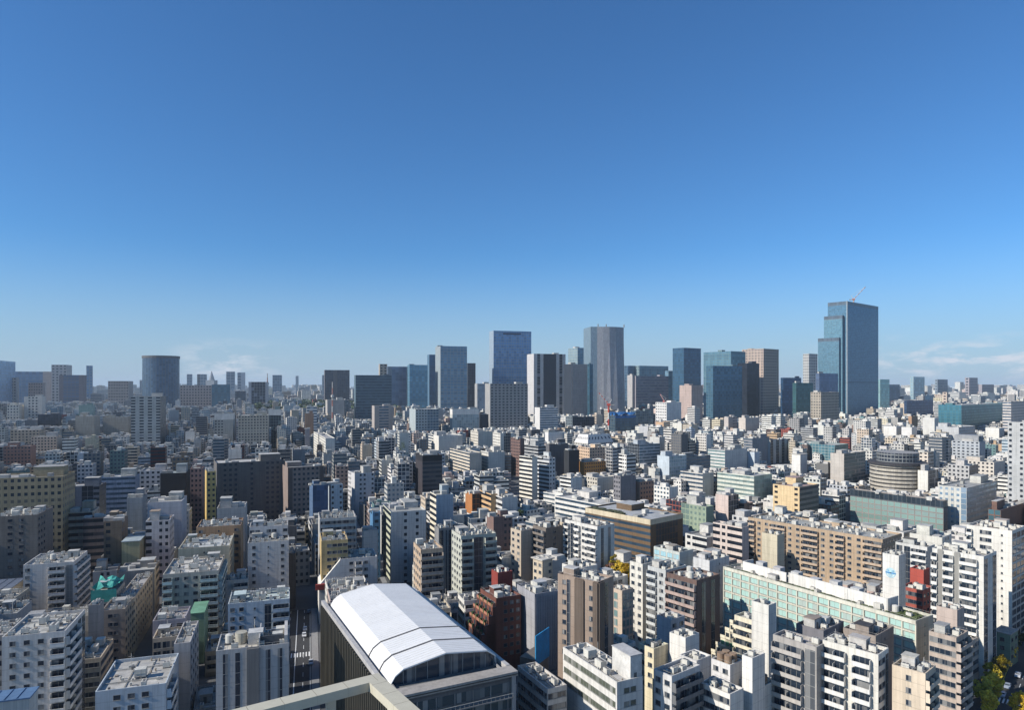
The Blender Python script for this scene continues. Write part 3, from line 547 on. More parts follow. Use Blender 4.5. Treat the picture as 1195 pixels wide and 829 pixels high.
# window: frame and glass in one piece; origin at the centre of its foot, facing -y
def win_mesh(w,h,gc,fc):
    w=round(w*4)/4; h=round(h*5)/5
    def f():
        m=MB(); e=.07
        m.box(-w/2,w/2,-.05,.02,0,e,1); m.box(-w/2,w/2,-.05,.02,h-e,h,1)
        m.box(-w/2,-w/2+e,-.05,.02,e,h-e,1); m.box(w/2-e,w/2,-.05,.02,e,h-e,1)
        n=max(1,round(w/1.5)); 
        for i in range(1,n): x=-w/2+w*i/n; m.box(x-.035,x+.035,-.045,.02,e,h-e,1)
        m.box(-w/2+e,w/2-e,-.015,.01,e,h-e,0)
        m.box(-w/2-.08,w/2+.08,-.16,.0,-.09,-.005,1)
        return m.mesh('window',[glass(gc),paint(fc,.5)])
    return cached(('win',w,h,gc,fc),f)
def strip_mesh(w,h,gc,fc,sh):
    def f():
        m=MB(); m.box(-w/2,w/2,-.04,.02,0,h,0); k=int(h/sh)
        for i in range(k+1):
            z=min(h-.12,i*sh); m.box(-w/2,w/2,-.09,-.035,z,z+.12,1)
        if w>1.6: m.box(-.04,.04,-.08,-.035,0,h,1)
        return m.mesh('glazed_strip',[glass(gc),paint(fc,.5)])
    return cached(('strip',round(w,2),round(h,2),gc,fc),f)
def balc_mesh(w,bc,dep=1.35,rail=False):
    w=round(w*2)/2
    def f():
        m=MB(); m.box(-w/2,w/2,-dep,0,-.12,.05,0)
        if rail:
            m.box(-w/2,w/2,-dep,-dep+.06,.95,1.05,1)
            n=max(2,int(w/.5))
            for i in range(n+1): x=-w/2+.03+(w-.06)*i/n; m.box(x-.02,x+.02,-dep+.01,-dep+.05,.05,.95,1)
        else:
            m.box(-w/2,w/2,-dep,-dep+.12,.05,.98,1); m.box(-w/2-.02,w/2+.02,-dep-.03,-dep+.15,.98,1.05,0)
        for x in (-w/2,w/2-.1): m.box(x,x+.1,-dep+.12,-.01,.05,.98 if rail else 2.2,0)
        n=int(w/6)
        for i in range(1,n+1): x=-w/2+w*i/(n+1); m.box(x-.04,x+.04,-dep+.12,-.01,.05,1.9,0)
        return m.mesh('balcony',[paint(bc,.7),paint(tuple(min(.8,c*1.04) for c in bc),.7)])
    return cached(('balc',w,bc,dep,rail),f)
def ac_mesh(k):
    def f():
        m=MB()
        if k==0:
            m.box(-.9,.9,-.55,.55,.25,1.7,0); m.cyl(-.42,0,.34,1.7,1.78,10,1); m.cyl(.42,0,.34,1.7,1.78,10,1); m.box(-.9,-.7,-.5,.5,0,.25,1); m.box(.7,.9,-.5,.5,0,.25,1)
        elif k==1:
            m.box(-1.5,1.5,-.9,.9,.3,2.2,0)
            for i in (-1,0,1): m.cyl(i,0,.4,2.2,2.32,10,1)
            for i in (-1.4,1.2): m.box(i,i+.2,-.85,.85,0,.3,1)
        elif k==2:
            m.box(-1.2,1.2,-1.2,1.2,0,.5,1); m.cyl(0,0,1.1,.5,2.6,14,0); m.cyl(0,0,1.1,2.6,2.9,14,0,.25)
        else:
            m.box(-1.4,1.4,-1.2,1.2,.5,2.6,0); m.box(-1.45,1.45,-1.25,1.25,1.5,1.58,0)
            for a in (-1.2,1.0):
                for b in (-1,.8): m.box(a,a+.2,b,b+.2,0,.5,1)
        return m.mesh('rooftop_unit',[paint((.62,.62,.60),.6),paint((.16,.16,.17),.6)])
    return cached(('ac',k),f)
def vent_mesh(k):
    def f():
        r_=random.Random(k+5); m=MB(); s=r_.uniform(.14,.5); h=r_.uniform(.3,1.1)
        if k%3==0: m.cyl(0,0,s*.7,0,h,8,0); m.cyl(0,0,s,h,h+.15,8,0,s*.4)
        else: m.box(-s,s,-s*.7,s*.7,0,h,0); m.box(-s-.04,s+.04,-s*.7-.04,s*.7+.04,h,h+.05,0)
        return m.mesh('roof_vent',[paint(((.5,.5,.5),(.2,.2,.21),(.34,.30,.26),(.60,.60,.58))[k%4],.6)])
    return cached(('vent',k),f)
def runs(s):
    out=[]; i=0
    while i<len(s):
        j=i
        while j<len(s) and s[j]==s[i] and s[i] in 'BkrdDG': j+=1
        if j==i: j=i+1
        out.append((s[i],i,j)); i=j
    return out
STY={'B':(0,0),'w':(.5,.46),'d':(.92,.97),'k':(1.0,.50),'r':(1.0,.46),'g':(.86,.80),'G':(.97,.90),'D':(0,0)}  # k: dark band also holds the recess shade of balconies not modelled
def wall_faces(acc, P0, e, Lw, h, spec, wall, o, sh, mat=None, z0=0., shader=True, rng=random):
    """one side of a building: P0 the lower left corner seen from outside, e the direction along the wall"""
    n=len(spec); gc=o.get('gc',GL); bc=o.get('bc'); dc=o.get('dc',tuple(x*.45 for x in wall)); seed=rng.random()
    bay=Lw/n; q_=max(1.,o.get('_d',0)/850.)
    sub={'w':max(1,round(bay/3.4/q_)),'k':max(1,round(bay/6/q_)),'r':max(1,round(bay/3/q_)),'g':max(1,round(bay/3.6/q_)),'G':max(1,round(bay/2.5/q_)),'d':max(1,round(bay/3/q_)),'B':1,'D':1}
    for ch,i,j in runs(spec):
        a=bay*i; b=bay*j; q=[(P0[0]+e[0]*a,P0[1]+e[1]*a,z0),(P0[0]+e[0]*b,P0[1]+e[1]*b,z0),(P0[0]+e[0]*b,P0[1]+e[1]*b,h),(P0[0]+e[0]*a,P0[1]+e[1]*a,h)]
        wf,hf=STY[ch] if shader else (0,0)
        nb=(j-i)*sub[ch]; vs=(h-z0)/sh
        c=wall
        if ch=='D': c=dc
        if ch=='k' and bc and shader: c=bc
        g_=gc
        if ch in 'kwd' and gc==GL: g_=(.028,.036,.05)
        if shader: acc.quad(q,c,g_,(wf,hf,seed),((0,-vs),(nb,-vs),(nb,.0),(0,.0)))
        else: acc.quad(q,c,uv=((0,-vs),(max(1,round((b-a)/2.6)),-vs),(max(1,round((b-a)/2.6)),0),(0,0)))
def building(o, near, name, label, cat, group=None, rng=None):
    """a building as one thing: walls, roof, and where it stands close its windows, balconies, pilasters and roof plant"""
    rng=rng or random.Random(hash((round(o['cx']),round(o['cy']))) & 0xffff)
    W,D,h=o['W'],o['D'],o['h']; row=o['row']; wall=row[9]; op=row[11]
    rt=root(name,label,cat,(o['cx'],o['cy'],0),-R(o['th']),group)
    front,side=o['front'],o['side']; sh=op.get('sh',3.1 if near else 3.6)
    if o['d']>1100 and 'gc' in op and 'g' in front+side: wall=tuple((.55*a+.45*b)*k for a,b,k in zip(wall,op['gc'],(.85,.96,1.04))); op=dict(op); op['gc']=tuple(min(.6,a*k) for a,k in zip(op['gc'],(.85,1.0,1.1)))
    if o['d']>850 and 'sh' not in op: sh=max(3.6,o['d']*.0042)
    hw,hd=W/2,D/2
    steps=op.get('steps'); par=.0 if op.get('flat') else .9
    acc=Acc(); op=dict(op); op['_d']=o['d']
    S=[((-hw,-hd),(1,0),W,front),((hw,-hd),(0,1),D,side if not o['right'] else 'B'*max(1,len(side)//2)),((hw,hd),(-1,0),W,'w'*max(2,int(W/5))),((-hw,hd),(0,-1),D,side if o['right'] else 'B'*max(1,len(side)//2))]
    hb=h
    if 'cap2' in op or 'attic' in op or 'band' in op: hb=h-(5 if not 'cap2' in op else (3 if near or o['d']<600 else 10))
    if 'mansard' in op: hb=h-12
    for P0,e,Lw,spec in S: wall_faces(acc,P0,e,Lw,hb,spec,wall,op,sh,shader=not near,rng=rng)
    if hb<h:
        c2=op.get('cap2') or (op.get('attic') and (.10,.12,.14)) or ((.03,.03,.035) if 'band' in op else wall)
        if 'mansard' in op:
            i=5; 
            Q=[(-hw,-hd),(hw,-hd),(hw,hd),(-hw,hd)]; I=[(-hw+i,-hd+i),(hw-i,-hd+i),(hw-i,hd-i),(-hw+i,hd-i)]
            for k in range(4):
                m=(k+1)%4; acc.quad([(*Q[k],hb),(*Q[m],hb),(*I[m],h),(*I[k],h)],(.72,.72,.73),GD,(.35,.3,.2),((0,0),(7,0),(7,1),(0,1)))
        else:
            for P0,e,Lw,_ in S:
                q=[(P0[0],P0[1],hb),(P0[0]+e[0]*Lw,P0[1]+e[1]*Lw,hb),(P0[0]+e[0]*Lw,P0[1]+e[1]*Lw,h),(P0[0],P0[1],h)]
                if 'attic' in op: acc.quad(q,c2,(.05,.07,.09),(.9,.85,.3),((0,0),(Lw/3,0),(Lw/3,1),(0,1)))
                else: acc.quad(q,c2)
    body=acc.obj('wall',rt)
    rc=op.get('rc') or rnd(rng.choice([(.50,.50,.50),(.42,.43,.44),(.56,.55,.53),(.36,.37,.38),(.50,.52,.55)]),rng)
    # roof deck, parapet ring
    acc=Acc(); i=.3; zd=h-par
    ri = 5. if 'mansard' in op else 0
    hwr,hdr=hw-ri,hd-ri
    if par:
        a,b=hwr-i,hdr-i
        acc.quad([(-a,-b,zd),(a,-b,zd),(a,b,zd),(-a,b,zd)],rc)
        cc=tuple(min(.75,x*1.05) for x in wall)
        O=[(-hwr,-hdr),(hwr,-hdr),(hwr,hdr),(-hwr,hdr)]; I=[(-a,-b),(a,-b),(a,b),(-a,b)]
        for k in range(4):
            m=(k+1)%4
            acc.quad([(*O[k],h),(*O[m],h),(*I[m],h),(*I[k],h)],cc)
            acc.quad([(*I[m],zd),(*I[k],zd),(*I[k],h),(*I[m],h)],cc)
    else:
        acc.box(-hw-.25,hw+.25,-hd-.25,hd+.25,h+.004,h+.35,rc)
        if near and W>8:
            for k in range(1,4): x=-hw+W*k/4; acc.box(x-.08,x+.08,-hd,hd,h+.35,h+.5,rc)
    acc.obj('roof',rt,(ROOF,ROOF))
    # penthouse and plant
    if near or o['d']<2000:
        pw,pd=min(W*.4,rng.uniform(3,5.2) if near else 14),min(D*.4,rng.uniform(3,5.2) if near else 12); ph=rng.uniform(2.4,3.2) if near else rng.uniform(3,6)
        if op.get('tallr'): pw,pd=min(W*.45,5),8
        if op.get('tall') or op.get('tallr'): ph=6.5 if near else 14
        if min(W,D)>6.5 and not op.get('flat') and 'notch' not in op and 'slope' not in op and 'nop' not in op and (rng.random()<.8 or not near or 'tall' in op or 'tallr' in op):
            sx=rng.choice((-1,1)); sy=rng.choice((-.2,.5,1))
            if op.get('tallr'): sx,sy=1,-1
            px=sx*(hw-pw/2-.9-ri)*.9; py=sy*(hd-pd/2-.9-ri)*.9
            if op.get('tallr'): px=hw-pw/2-.01; py=-hd+pd/2+.01+.3
            a=Acc(); pc=rnd(wall if rng.random()<.6 else (.55,.55,.55),rng)
            if op.get('tallr'): pc=wall
            a.box(px-pw/2,px+pw/2,py-pd/2,py+pd/2,zd,zd+ph,pc,1); a.box(px-pw/2-.15,px+pw/2+.15,py-pd/2-.15,py+pd/2+.15,zd+ph,zd+ph+.2,rc,1)
            if near: a.box(px-pw*.2,px-pw*.2+.9,py-pd/2-.04,py-pd/2+.02,zd+.1,zd+2.1,(.12,.13,.14),1)
            a.obj('penthouse',rt,(ROOF,ROOF)); pbox=(px,py,pw/2+1,pd/2+1)
        else: pbox=(99,99,0,0)
    if near and not op.get('flat') and 'net' not in op:
        nU=op.get('units', max(3,min(14,int(W*D/22)))); tries=0; put=[]
        while len(put)<nU and tries<60:
            tries+=1; k=rng.choice((0,0,0,0,0,1,2,3)) if len(put) else rng.choice((0,1,2,3))
            if min(W,D)<8: k=0
            r=2.0 if k else 1.2
            x=rng.uniform(-hw+r,hw-r) if W>2*r+.5 else 0; y=rng.uniform(-hd+r,hd-r) if D>2*r+.5 else 0
            if abs(x-pbox[0])<pbox[2]+r-.8 and abs(y-pbox[1])<pbox[3]+r-.8: continue
            if any(math.hypot(x-q[0],y-q[1])<r+q[2] for q in put): continue
            put.append((x,y,r)); place(ac_mesh(k),'water_tank' if k==2 else 'rooftop_unit',rt,(x,y,zd),rng.choice((0,R(90))))
        # pipe runs, vents, hatches, patched membrane and a slim aerial
        a=Acc()
        for _ in range(int(4+W*D/18)):
            x,y=rng.uniform(-hw+.8,hw-.8),rng.uniform(-hd+.8,hd-.8); place(vent_mesh(rng.randrange(12)),'roof_vent',rt,(x,y,zd+.01),rng.choice((0,R(90))))
        for _ in range(3):
            x,y=rng.uniform(-hw*.7,hw*.7),rng.uniform(-hd*.7,hd*.7); s,s2=rng.uniform(.8,2.4),rng.uniform(.8,2.4); x0,x1,y0,y1=max(-hw+.5,x-s),min(hw-.5,x+s),max(-hd+.5,y-s2),min(hd-.5,y+s2); z_=zd+.006+_*.004; k_=rng.choice((.72,.85,1.15))
            pa=Acc(); pa.quad([(x0,y0,z_),(x1,y0,z_),(x1,y1,z_),(x0,y1,z_)],tuple(min(.75,c*k_) for c in rc)); pa.obj('roof_patch',rt,(ROOF,ROOF))
        a=Acc()
        for _ in range(2):
            y=rng.uniform(-hd+1,hd-1); a.box(-hw+.8,hw-.8,y-.1,y+.1,zd+.2,zd+.42,(.45,.45,.44))
            x=rng.uniform(-hw+1,hw-1); a.box(x-.08,x+.08,-hd+.8,hd-.8,zd+.12,zd+.3,(.35,.35,.34))
        a.obj('roof_pipes',rt,(ROOF,ROOF))
        if rng.random()<.55 and min(W,D)>6:
            x,y=rng.uniform(-hw+1,hw-1),rng.uniform(-hd+1,hd-1); a=Acc(); a.tube((x,y,zd),(x,y,zd+rng.uniform(3,6)),.06,(.6,.6,.6)); a.tube((x-.7,y,zd+2.6),(x+.7,y,zd+2.6),.04,(.6,.6,.6)); a.obj('aerial',rt,(ROOF,ROOF))
        # edge railing just inside the parapet
        if rng.random()<.5:
            a=Acc(); z=h+.02
            for (x0,y0,x1,y1) in ((-hw+.2,-hd+.2,hw-.2,-hd+.2),(hw-.2,-hd+.2,hw-.2,hd-.2),(hw-.2,hd-.2,-hw+.2,hd-.2),(-hw+.2,hd-.2,-hw+.2,-hd+.2)):
                a.tube((x0,y0,z+.6),(x1,y1,z+.6),.03,(.5,.5,.5)); n=max(2,int(math.hypot(x1-x0,y1-y0)/2))
                for k in range(n): f=k/n; a.tube((x0+(x1-x0)*f,y0+(y1-y0)*f,z),(x0+(x1-x0)*f,y0+(y1-y0)*f,z+.6),.025,(.5,.5,.5))
            a.obj('railing',rt,(ROOF,ROOF))
    elif not near and o['d']<1300:
        a=Acc()
        for _ in range(rng.randint(3,7)):
            x=rng.uniform(-hwr*.75,hwr*.75); y=rng.uniform(-hdr*.75,hdr*.75); s=rng.uniform(1,3); a.box(x-s,x+s,y-s*.7,y+s*.7,zd,zd+rng.uniform(1,2.6),rnd((.5,.5,.5),rng,.3))
        a.obj('rooftop_units',rt,(ROOF,ROOF))
    if near: near_detail(o,rt,h-(h-hb),zd,sh,rng)
    if steps: # terraces: every floor below the top steps out
        nF,dx,ax=steps; bcol=op.get('bc',wall)
        for k in range(1,nF+1):
            z1=h-k*sh; a=Acc(); b=MB
            if ax=='x': x0,x1,y0,y1=-hw-dx*k,-hw-.003-dx*(k-1)*0,-hd,hd
            else: x0,x1,y0,y1=-hw+.15,hw-.15,hd+.003,hd+dx*k
            a.quad([(x0,y0,0),(x1,y0,0),(x1,y0,z1),(x0,y0,z1)],wall); a.quad([(x0,y1,0),(x0,y0,0),(x0,y0,z1),(x0,y1,z1)],wall)
            a.quad([(x1,y1,0),(x0,y1,0),(x0,y1,z1),(x1,y1,z1)],wall); a.quad([(x0,y0,z1),(x1,y0,z1),(x1,y1,z1),(x0,y1,z1)],rc,mi=1)
            te=a.obj('terrace',rt)
            if ax=='x': te.location=(0,0,-.002*k)
            a=Acc()
            if ax=='x':
                a.box(x0-.02,x0+.12,y0,y1,z1,z1+1.,bcol,0,bottom=True)
                n=4
                for q in range(n): yy=y0+(q+.5)*(y1-y0)/n; a.box(x0-.05,x0+.9,yy-1.1,yy-.3,z1+.05,z1+1.3+rng.random()*.6,(.05,.10,.03),1)
                for q in range(n): yy=y0+(q+.5)*(y1-y0)/n; a.box(x0-.04,x0-.005,yy-.4,yy+1.2,z1-2.2,z1-.6,GD,1)
                a.obj('planter_parapet',te)
            else:
                a.box(-hw-.02,-hw+.13,y0+dx*(k-1),y1,z1,z1+1.,bcol,0,bottom=True); a.obj('parapet',te)
                for zz in range(int(k*1.0)):
                    pass
                a=Acc()
                for f in range(0,8-k):
                    zb=z1-f*sh-2.3
                    a.box(-hw+.05,-hw+.14,hd+dx*(k-1)+.3,hd+dx*k-.3,zb,zb+1.4,GD if (k+f)%3 else (.12,.32,.20),1)
                a.obj('window',te,(ROOF,ROOF))
    extras(o,rt,h,zd,hw,hd,op,wall,rc,near,rng)
    return rt
def near_detail(o,rt,h,zd,sh,rng):
    W,D=o['W'],o['D']; row=o['row']; op=row[11]; wall=row[9]; hw,hd=W/2,D/2
    fc=(.30,.31,.32) if sum(wall)>1.0 else (.16,.16,.17)
    bc=op.get('bc') or tuple(min(.74,x*1.06+.02) for x in wall); gc=op.get('gc',GD)
    ns=int((h-1.2)/sh)
    zlow=HC-(row[5]+22-HOR)*(o['d']+6)/FPX     # storeys the photo cannot show keep plain walls
    faces=[('front',(-hw,-hd),(1,0),W,o['front'],0.)]
    faces.append(('side',(-hw,hd),(0,-1),D,o['side'],-R(90)) if o['right'] else ('side',(hw,-hd),(0,1),D,o['side'],R(90)))
    total=0
    for nm,P0,e,Lw,spec,rz in faces:
        nv=(e[1],-e[0])
        bay=Lw/len(spec)
        for ch,i,j in runs(spec):
            a,b=bay*i,bay*j; w=b-a; m=(a+b)/2; x,y=P0[0]+e[0]*m,P0[1]+e[1]*m
            if ch=='B':
                if w>2.2:
                    me=cached(('pipe',round(h)),lambda:(lambda q:(q.box(-.07,.07,-.17,-.03,0,h-.6),q.box(-.11,.11,-.2,.0,h*.5,h*.5+.15),q.box(-.14,.14,-.24,-.02,h-.95,h-.6),q.mesh('downpipe',[paint((.30,.30,.30),.6)]))[1])(MB()))
                    mm=a+.35; place(me,'downpipe',rt,(P0[0]+e[0]*mm,P0[1]+e[1]*mm,0),rz)
                    if w>5 and len(spec)>1 and 'emblem' not in op and rng.random()<.6:
                        for f in range(ns):
                            z=h-.95-(f+1)*sh+.15
                            if z<max(zlow,1.5): break
                            place(win_mesh(.75,.8,gc,fc),'window',rt,(P0[0]+e[0]*m,P0[1]+e[1]*m,z+1.1),rz)
                continue
            if ch=='D':
                me=cached(('pil',round(w,2),round(h,1),tuple(wall),op.get('dc')),lambda:(lambda q:(q.box(-w/2,w/2,-.5,.01,0,h-.35),q.mesh('pilaster',[paint(op.get('dc',tuple(c*.42 for c in wall)),.7)]))[1])(MB()))
                place(me,'pilaster',rt,(x,y,0.02),rz); continue
            if ch=='d':
                nsub=max(1,round(w/4)); ww=w/nsub
                for q in range(nsub):
                    mm=a+ww*(q+.5)
                    place(strip_mesh(ww*.78,h-1.6,gc,fc,sh),'glazed_strip',rt,(P0[0]+e[0]*mm,P0[1]+e[1]*mm,.4),rz)
                continue
            for f in range(ns):
                z=h-.95-(f+1)*sh+.15
                if z<max(zlow,1.5): break
                if ch=='w':
                    n=max(1,round(bay/3.6)); ww=bay/n
                    for q in range(n):
                        mm=a+ww*(q+.5); wwid=min(1.9,max(.75,ww*(.85 if ww<2.4 else .55))); total+=1
                        place(win_mesh(wwid,1.4,gc,fc),'window',rt,(P0[0]+e[0]*mm,P0[1]+e[1]*mm,z+.95),rz)
                elif ch=='g':
                    n=max(1,round(bay/4.2)); ww=bay/n
                    for q in range(n):
                        mm=a+ww*(q+.5); place(win_mesh(ww*.84,sh*.74,gc,fc),'window',rt,(P0[0]+e[0]*mm,P0[1]+e[1]*mm,z+.35),rz); total+=1
                elif ch=='r':
                    place(win_mesh(w*.96 if len(spec)==j-i else w*.9,1.5,gc,fc),'ribbon_window',rt,(x,y,z+.95),rz); total+=1
                elif ch=='k':
                    place(win_mesh(w*.9,2.2,gc,fc),'balcony_window',rt,(x,y,z+.06),rz)
                    place(balc_mesh(w*.97,bc,1.3 if Lw>9 else 1.0),'balcony',rt,(x,y,z),rz); total+=2
def extras(o,rt,h,zd,hw,hd,op,wall,rc,near,rng):
    if 'cap' in op:
        a=Acc(); a.box(-hw-.7,hw+.7,-hd-.7,hd+.7,h+.01,h+.5,(.60,.58,.55)); a.obj('roof_cap',rt,(ROOF,ROOF))
    if 'ribs' in op:
        a=Acc(); n=int(2*hw/1.0)
        for k in range(n): x=-hw+.5+k; a.box(x-.1,x+.1,-hd-.14,-hd+.01,0,h-1.2,tuple(c*.9 for c in wall))
        a.obj('wall_ribs',rt,(ROOF,ROOF))
    if 'notch' in op:
        a=Acc(); x0=hw-8; a.box(x0,x0+.3,-hd+.31,hd-.31,zd,h+2.2,wall,0); a.box(hw-1.2,hw-.31,-hd+.31,hd-.31,zd,h+2.2,wall,0); a.box(x0+.3,hw-1.2,-hd+2.2,-hd+2.5,zd,h+1.9,(.10,.11,.13),1); a.obj('roof_enclosure',rt)
        a=Acc(); a.cyl(-hw+6,0,1.6,zd,zd+3.2,(.5,.48,.42),16); a.obj('water_tank',rt,(ROOF,ROOF))
        a=Acc(); a.box(-1.5,2.5,-2.5,1.5,zd,zd+3.4,(.62,.63,.65),1); a.obj('penthouse',rt,(ROOF,ROOF))
    if 'slope' in op:
        # street side cut back under the sloping plane limit, with raking windows
        a=Acc(); c=(.68,.68,.68); L_=9.
        P=[(-hw-L_,-hd,h-11),(-hw-.003,-hd,h-.5),(-hw-.003,hd,h-.5),(-hw-L_,hd,h-11)]
        a.quad(P,c); a.quad([(-hw-L_,-hd,0),(-hw-.003,-hd,0),(-hw-.003,-hd,h-.5),(-hw-L_,-hd,h-11)],c); a.quad([(-hw-L_,hd,0),(-hw-L_,-hd,0),(-hw-L_,-hd,h-11),(-hw-L_,hd,h-11)],c)
        s=a.obj('sloping_flank',rt)
        for k in range(3):
            a=Acc(); t0=.18+.27*k; z=h-.5-10.5*t0; x=-hw-L_*t0; a.box(x-.5,x+.9,-hd+2,-hd+5,z-.55,z+.75,GD,1); a.obj('window',s,(ROOF,ROOF))
        a=Acc(); a.box(-hw-L_-1.5,-hw-.2,-hd-1.2,-hd-.02,h-12.6,h-10.2,(.36,.05,.04),1); a.obj('red_fascia',rt,(ROOF,ROOF))
    if 'net' in op:
        c=op['net']; a=Acc(); W,D=2*hw,2*hd; n=6
        Z=[[h+.6+1.6*rng.random()+(1.5 if (i+j)%3==0 else 0)*(W/14) for i in range(n+1)] for j in range(n+1)]
        for j in range(n):
            for i in range(n):
                P=[(-hw+W*(i+q)/n,-hd+D*(j+r)/n,Z[j+r][i+q]) for q,r in((0,0),(1,0),(1,1),(0,1))]; a.quad(P,rnd(c,rng,.25))
        a.box(-hw,hw,-hd-.15,-hd-.03,h-4,h+.8,c)
        a.obj('safety_net',rt,(ROOF,ROOF))
    if 'tanks' in op:
        for k in range(op['tanks']):
            a=Acc(); a.cyl(-hw+1.3+(k%2)*2.4,-hd+1.5+(k//2)*2.4,1.05,zd+.6,zd+2.9,(.34,.24,.17),14); a.cyl(-hw+1.3+(k%2)*2.4,-hd+1.5+(k//2)*2.4,.8,zd,zd+.6,(.2,.2,.2),8); a.obj('water_tank',rt,(ROOF,ROOF))
    if 'screen' in op:
        a=Acc(); a.box(-hw+2,hw-2,-hd+2,hd-2,h,h+7,(.36,.38,.42),1)
        for k in range(9): x=-hw+2.5+k*(2*hw-5)/8; a.box(x-.25,x+.25,-hd+1.6,-hd+2,h,h+9,(.5,.52,.55),1)
        a.obj('plant_screen',rt,(ROOF,ROOF))
    if 'slot' in op:
        a=Acc(); a.box(-hw+.25*2*hw,hw-.28*2*hw,-hd-.4,-hd+.02,h-11,h-6,(.03,.05,.09),1); a.obj('top_louvre',rt,(ROOF,ROOF))
    if 'garden' in op:
        a=Acc()
        for k in range(90):
            y=rng.uniform(-hd*.1,hd*.9); x=-hw+rng.uniform(.8,6); s=rng.uniform(.4,1.2)
            a.box(x-s,x+s,y-s,y+s,zd+.05,zd+.4+s*.8,rnd((.07,.08,.035),rng,.3),1,Matrix.Rotation(rng.random(),4,'Z') if 0 else None)
        tag(a.obj('roof_garden',rt,(ROOF,ROOF)),kind='stuff')
    if 'emblem' in op:
        # round blue mark of rings, cross bars and dots on the lit face
        a=Acc(); cy,cz,r=0,h-7.2,2.0; x=-hw-.03; n=24
        def ring(r0,r1,c,dx):
            for k in range(n):
                t0,t1=2*math.pi*k/n,2*math.pi*(k+1)/n
                a.quad([(x-dx,-r0*math.cos(t0),cz+r0*math.sin(t0)),(x-dx,-r1*math.cos(t0),cz+r1*math.sin(t0)),(x-dx,-r1*math.cos(t1),cz+r1*math.sin(t1)),(x-dx,-r0*math.cos(t1),cz+r0*math.sin(t1))],c)
        ring(0,1.9,(.42,.66,.80),0); ring(1.25,1.5,(.70,.78,.82),.01); a.box(x-.05,x-.02,-1.9,1.9,cz-.28,cz+.28,(.09,.30,.62)); a.box(x-.05,x-.021,-.3,.3,cz-1.5,cz+1.5,(.45,.68,.85))
        for s in(-.9,.9): a.box(x-.05,x-.02,s-.3,s+.3,cz+.5,cz+1.1,(.20,.45,.70))
        a.obj('round_emblem',rt,(ROOF,ROOF))
    if 'green' in op:
        a=Acc(); x0=-hw+3.2; ln=.80; y0,y1=-hd+11,hd-7; c=(.76,.76,.76)
        a.box(x0,x0+.4,y0,y1-22,zd,zd+4.6,c,1); a.box(x0,x0+.4,y1-21,y1,zd,zd+4.2,c,1); a.box(x0+.4,hw-1,y0,y0+.35,zd,zd+4.6,(.62,.63,.65),1); a.box(x0+.4,hw-1,y1-.35,y1,zd,zd+4.2,c,1)
        a.mi=[0]*len(a.mi); a.obj('roof_screen',rt)
        for k in range(7):
            y=y0+3+k*8.2; q=Acc(); q.box(x0+1.6,x0+4.6,y,y+3.4,zd,zd+rng.uniform(3.2,5.4),rnd((.56,.57,.60),rng),1); q.obj('rooftop_unit',rt,(ROOF,ROOF))
        q=Acc()
        for k in range(420):
            y=rng.uniform(-hd+1,hd-2); x=-hw+rng.uniform(.5,2.4)
            if k>330: y=rng.uniform(-hd+2,-hd+9); x=rng.uniform(-hw+1,hw-2)
            s=rng.uniform(.2,.55); q.box(x-s,x+s,y-s,y+s,zd+.02,zd+.25+s,rnd((.10,.14,.035) if k>330 else (.09,.12,.05),rng,.35),1)
        tag(q.obj('roof_planting',rt,(ROOF,ROOF)),kind='stuff')
        q=Acc()
        for k in range(19):   # pale stone piers and floor bands over the mint glazing
            y=-hd+k*2*hd/18; q.box(-hw-.35,-hw+.005,y-.22,y+.22,0,h-.9,(.62,.62,.55),0)
        for k in range(1,9): z=h-.95-k*3.1; q.box(-hw-.28,-hw+.004,-hd,hd,z-.25,z+.3,(.60,.60,.54),0)
        q.box(-hw-.45,-hw+.003,-hd-.1,hd+.1,h-1.3,h+.03,(.66,.66,.60),0)
        q.obj('facade_frame',rt)
# ---------------------------------------------------------------- ground, streets
def gnd_mat(name,c,sc=.3,amp=.25,rough=.9):
    m,t,p=new_mat(name); g=NT(t); geo=g.n('ShaderNodeNewGeometry')
    a=g.rng(g.noise(sc,8,geo.outputs['Position'],.65),.3,.7,1-amp,1+amp); cw=g.n('ShaderNodeCombineXYZ')
    for i in range(3): t.links.new(a,cw.inputs[i])
    t.links.new(g.mix(1.0,(*c,1),cw.outputs[0],'MULTIPLY'),p.inputs['Base Color']); p.inputs['Roughness'].default_value=rough
    return m
M_GND=gnd_mat('city_ground',(.10,.10,.10),.02,.3); M_ASP=gnd_mat('asphalt',(.04,.04,.042),.8,.2); M_PAV=gnd_mat('paving',(.24,.235,.23),1.2,.15); M_LINE=paint((.72,.72,.70),.6,dirt_and_warm=False); M_YEL=paint((.62,.42,.06),.6,dirt_and_warm=False)
def sheet(name,pts,mat,z):
    me=bpy.data.meshes.new(name); me.from_pydata([(x,y,z) for x,y in pts],[],[tuple(range(len(pts)))]); me.materials.append(mat)
    o=bpy.data.objects.new(name,me); COL.objects.link(o); o['kind']='structure'; return o
sheet('ground',[(-26000,-400),(26000,-400),(26000,24000),(-26000,24000)],M_GND,0)
ROADS=[((-50,150),-16.5,176,6.,'avenue'),((-56,310),-18,260,4.,'side_street'),((100,160),42,330,10.,'tree_lined_road')]
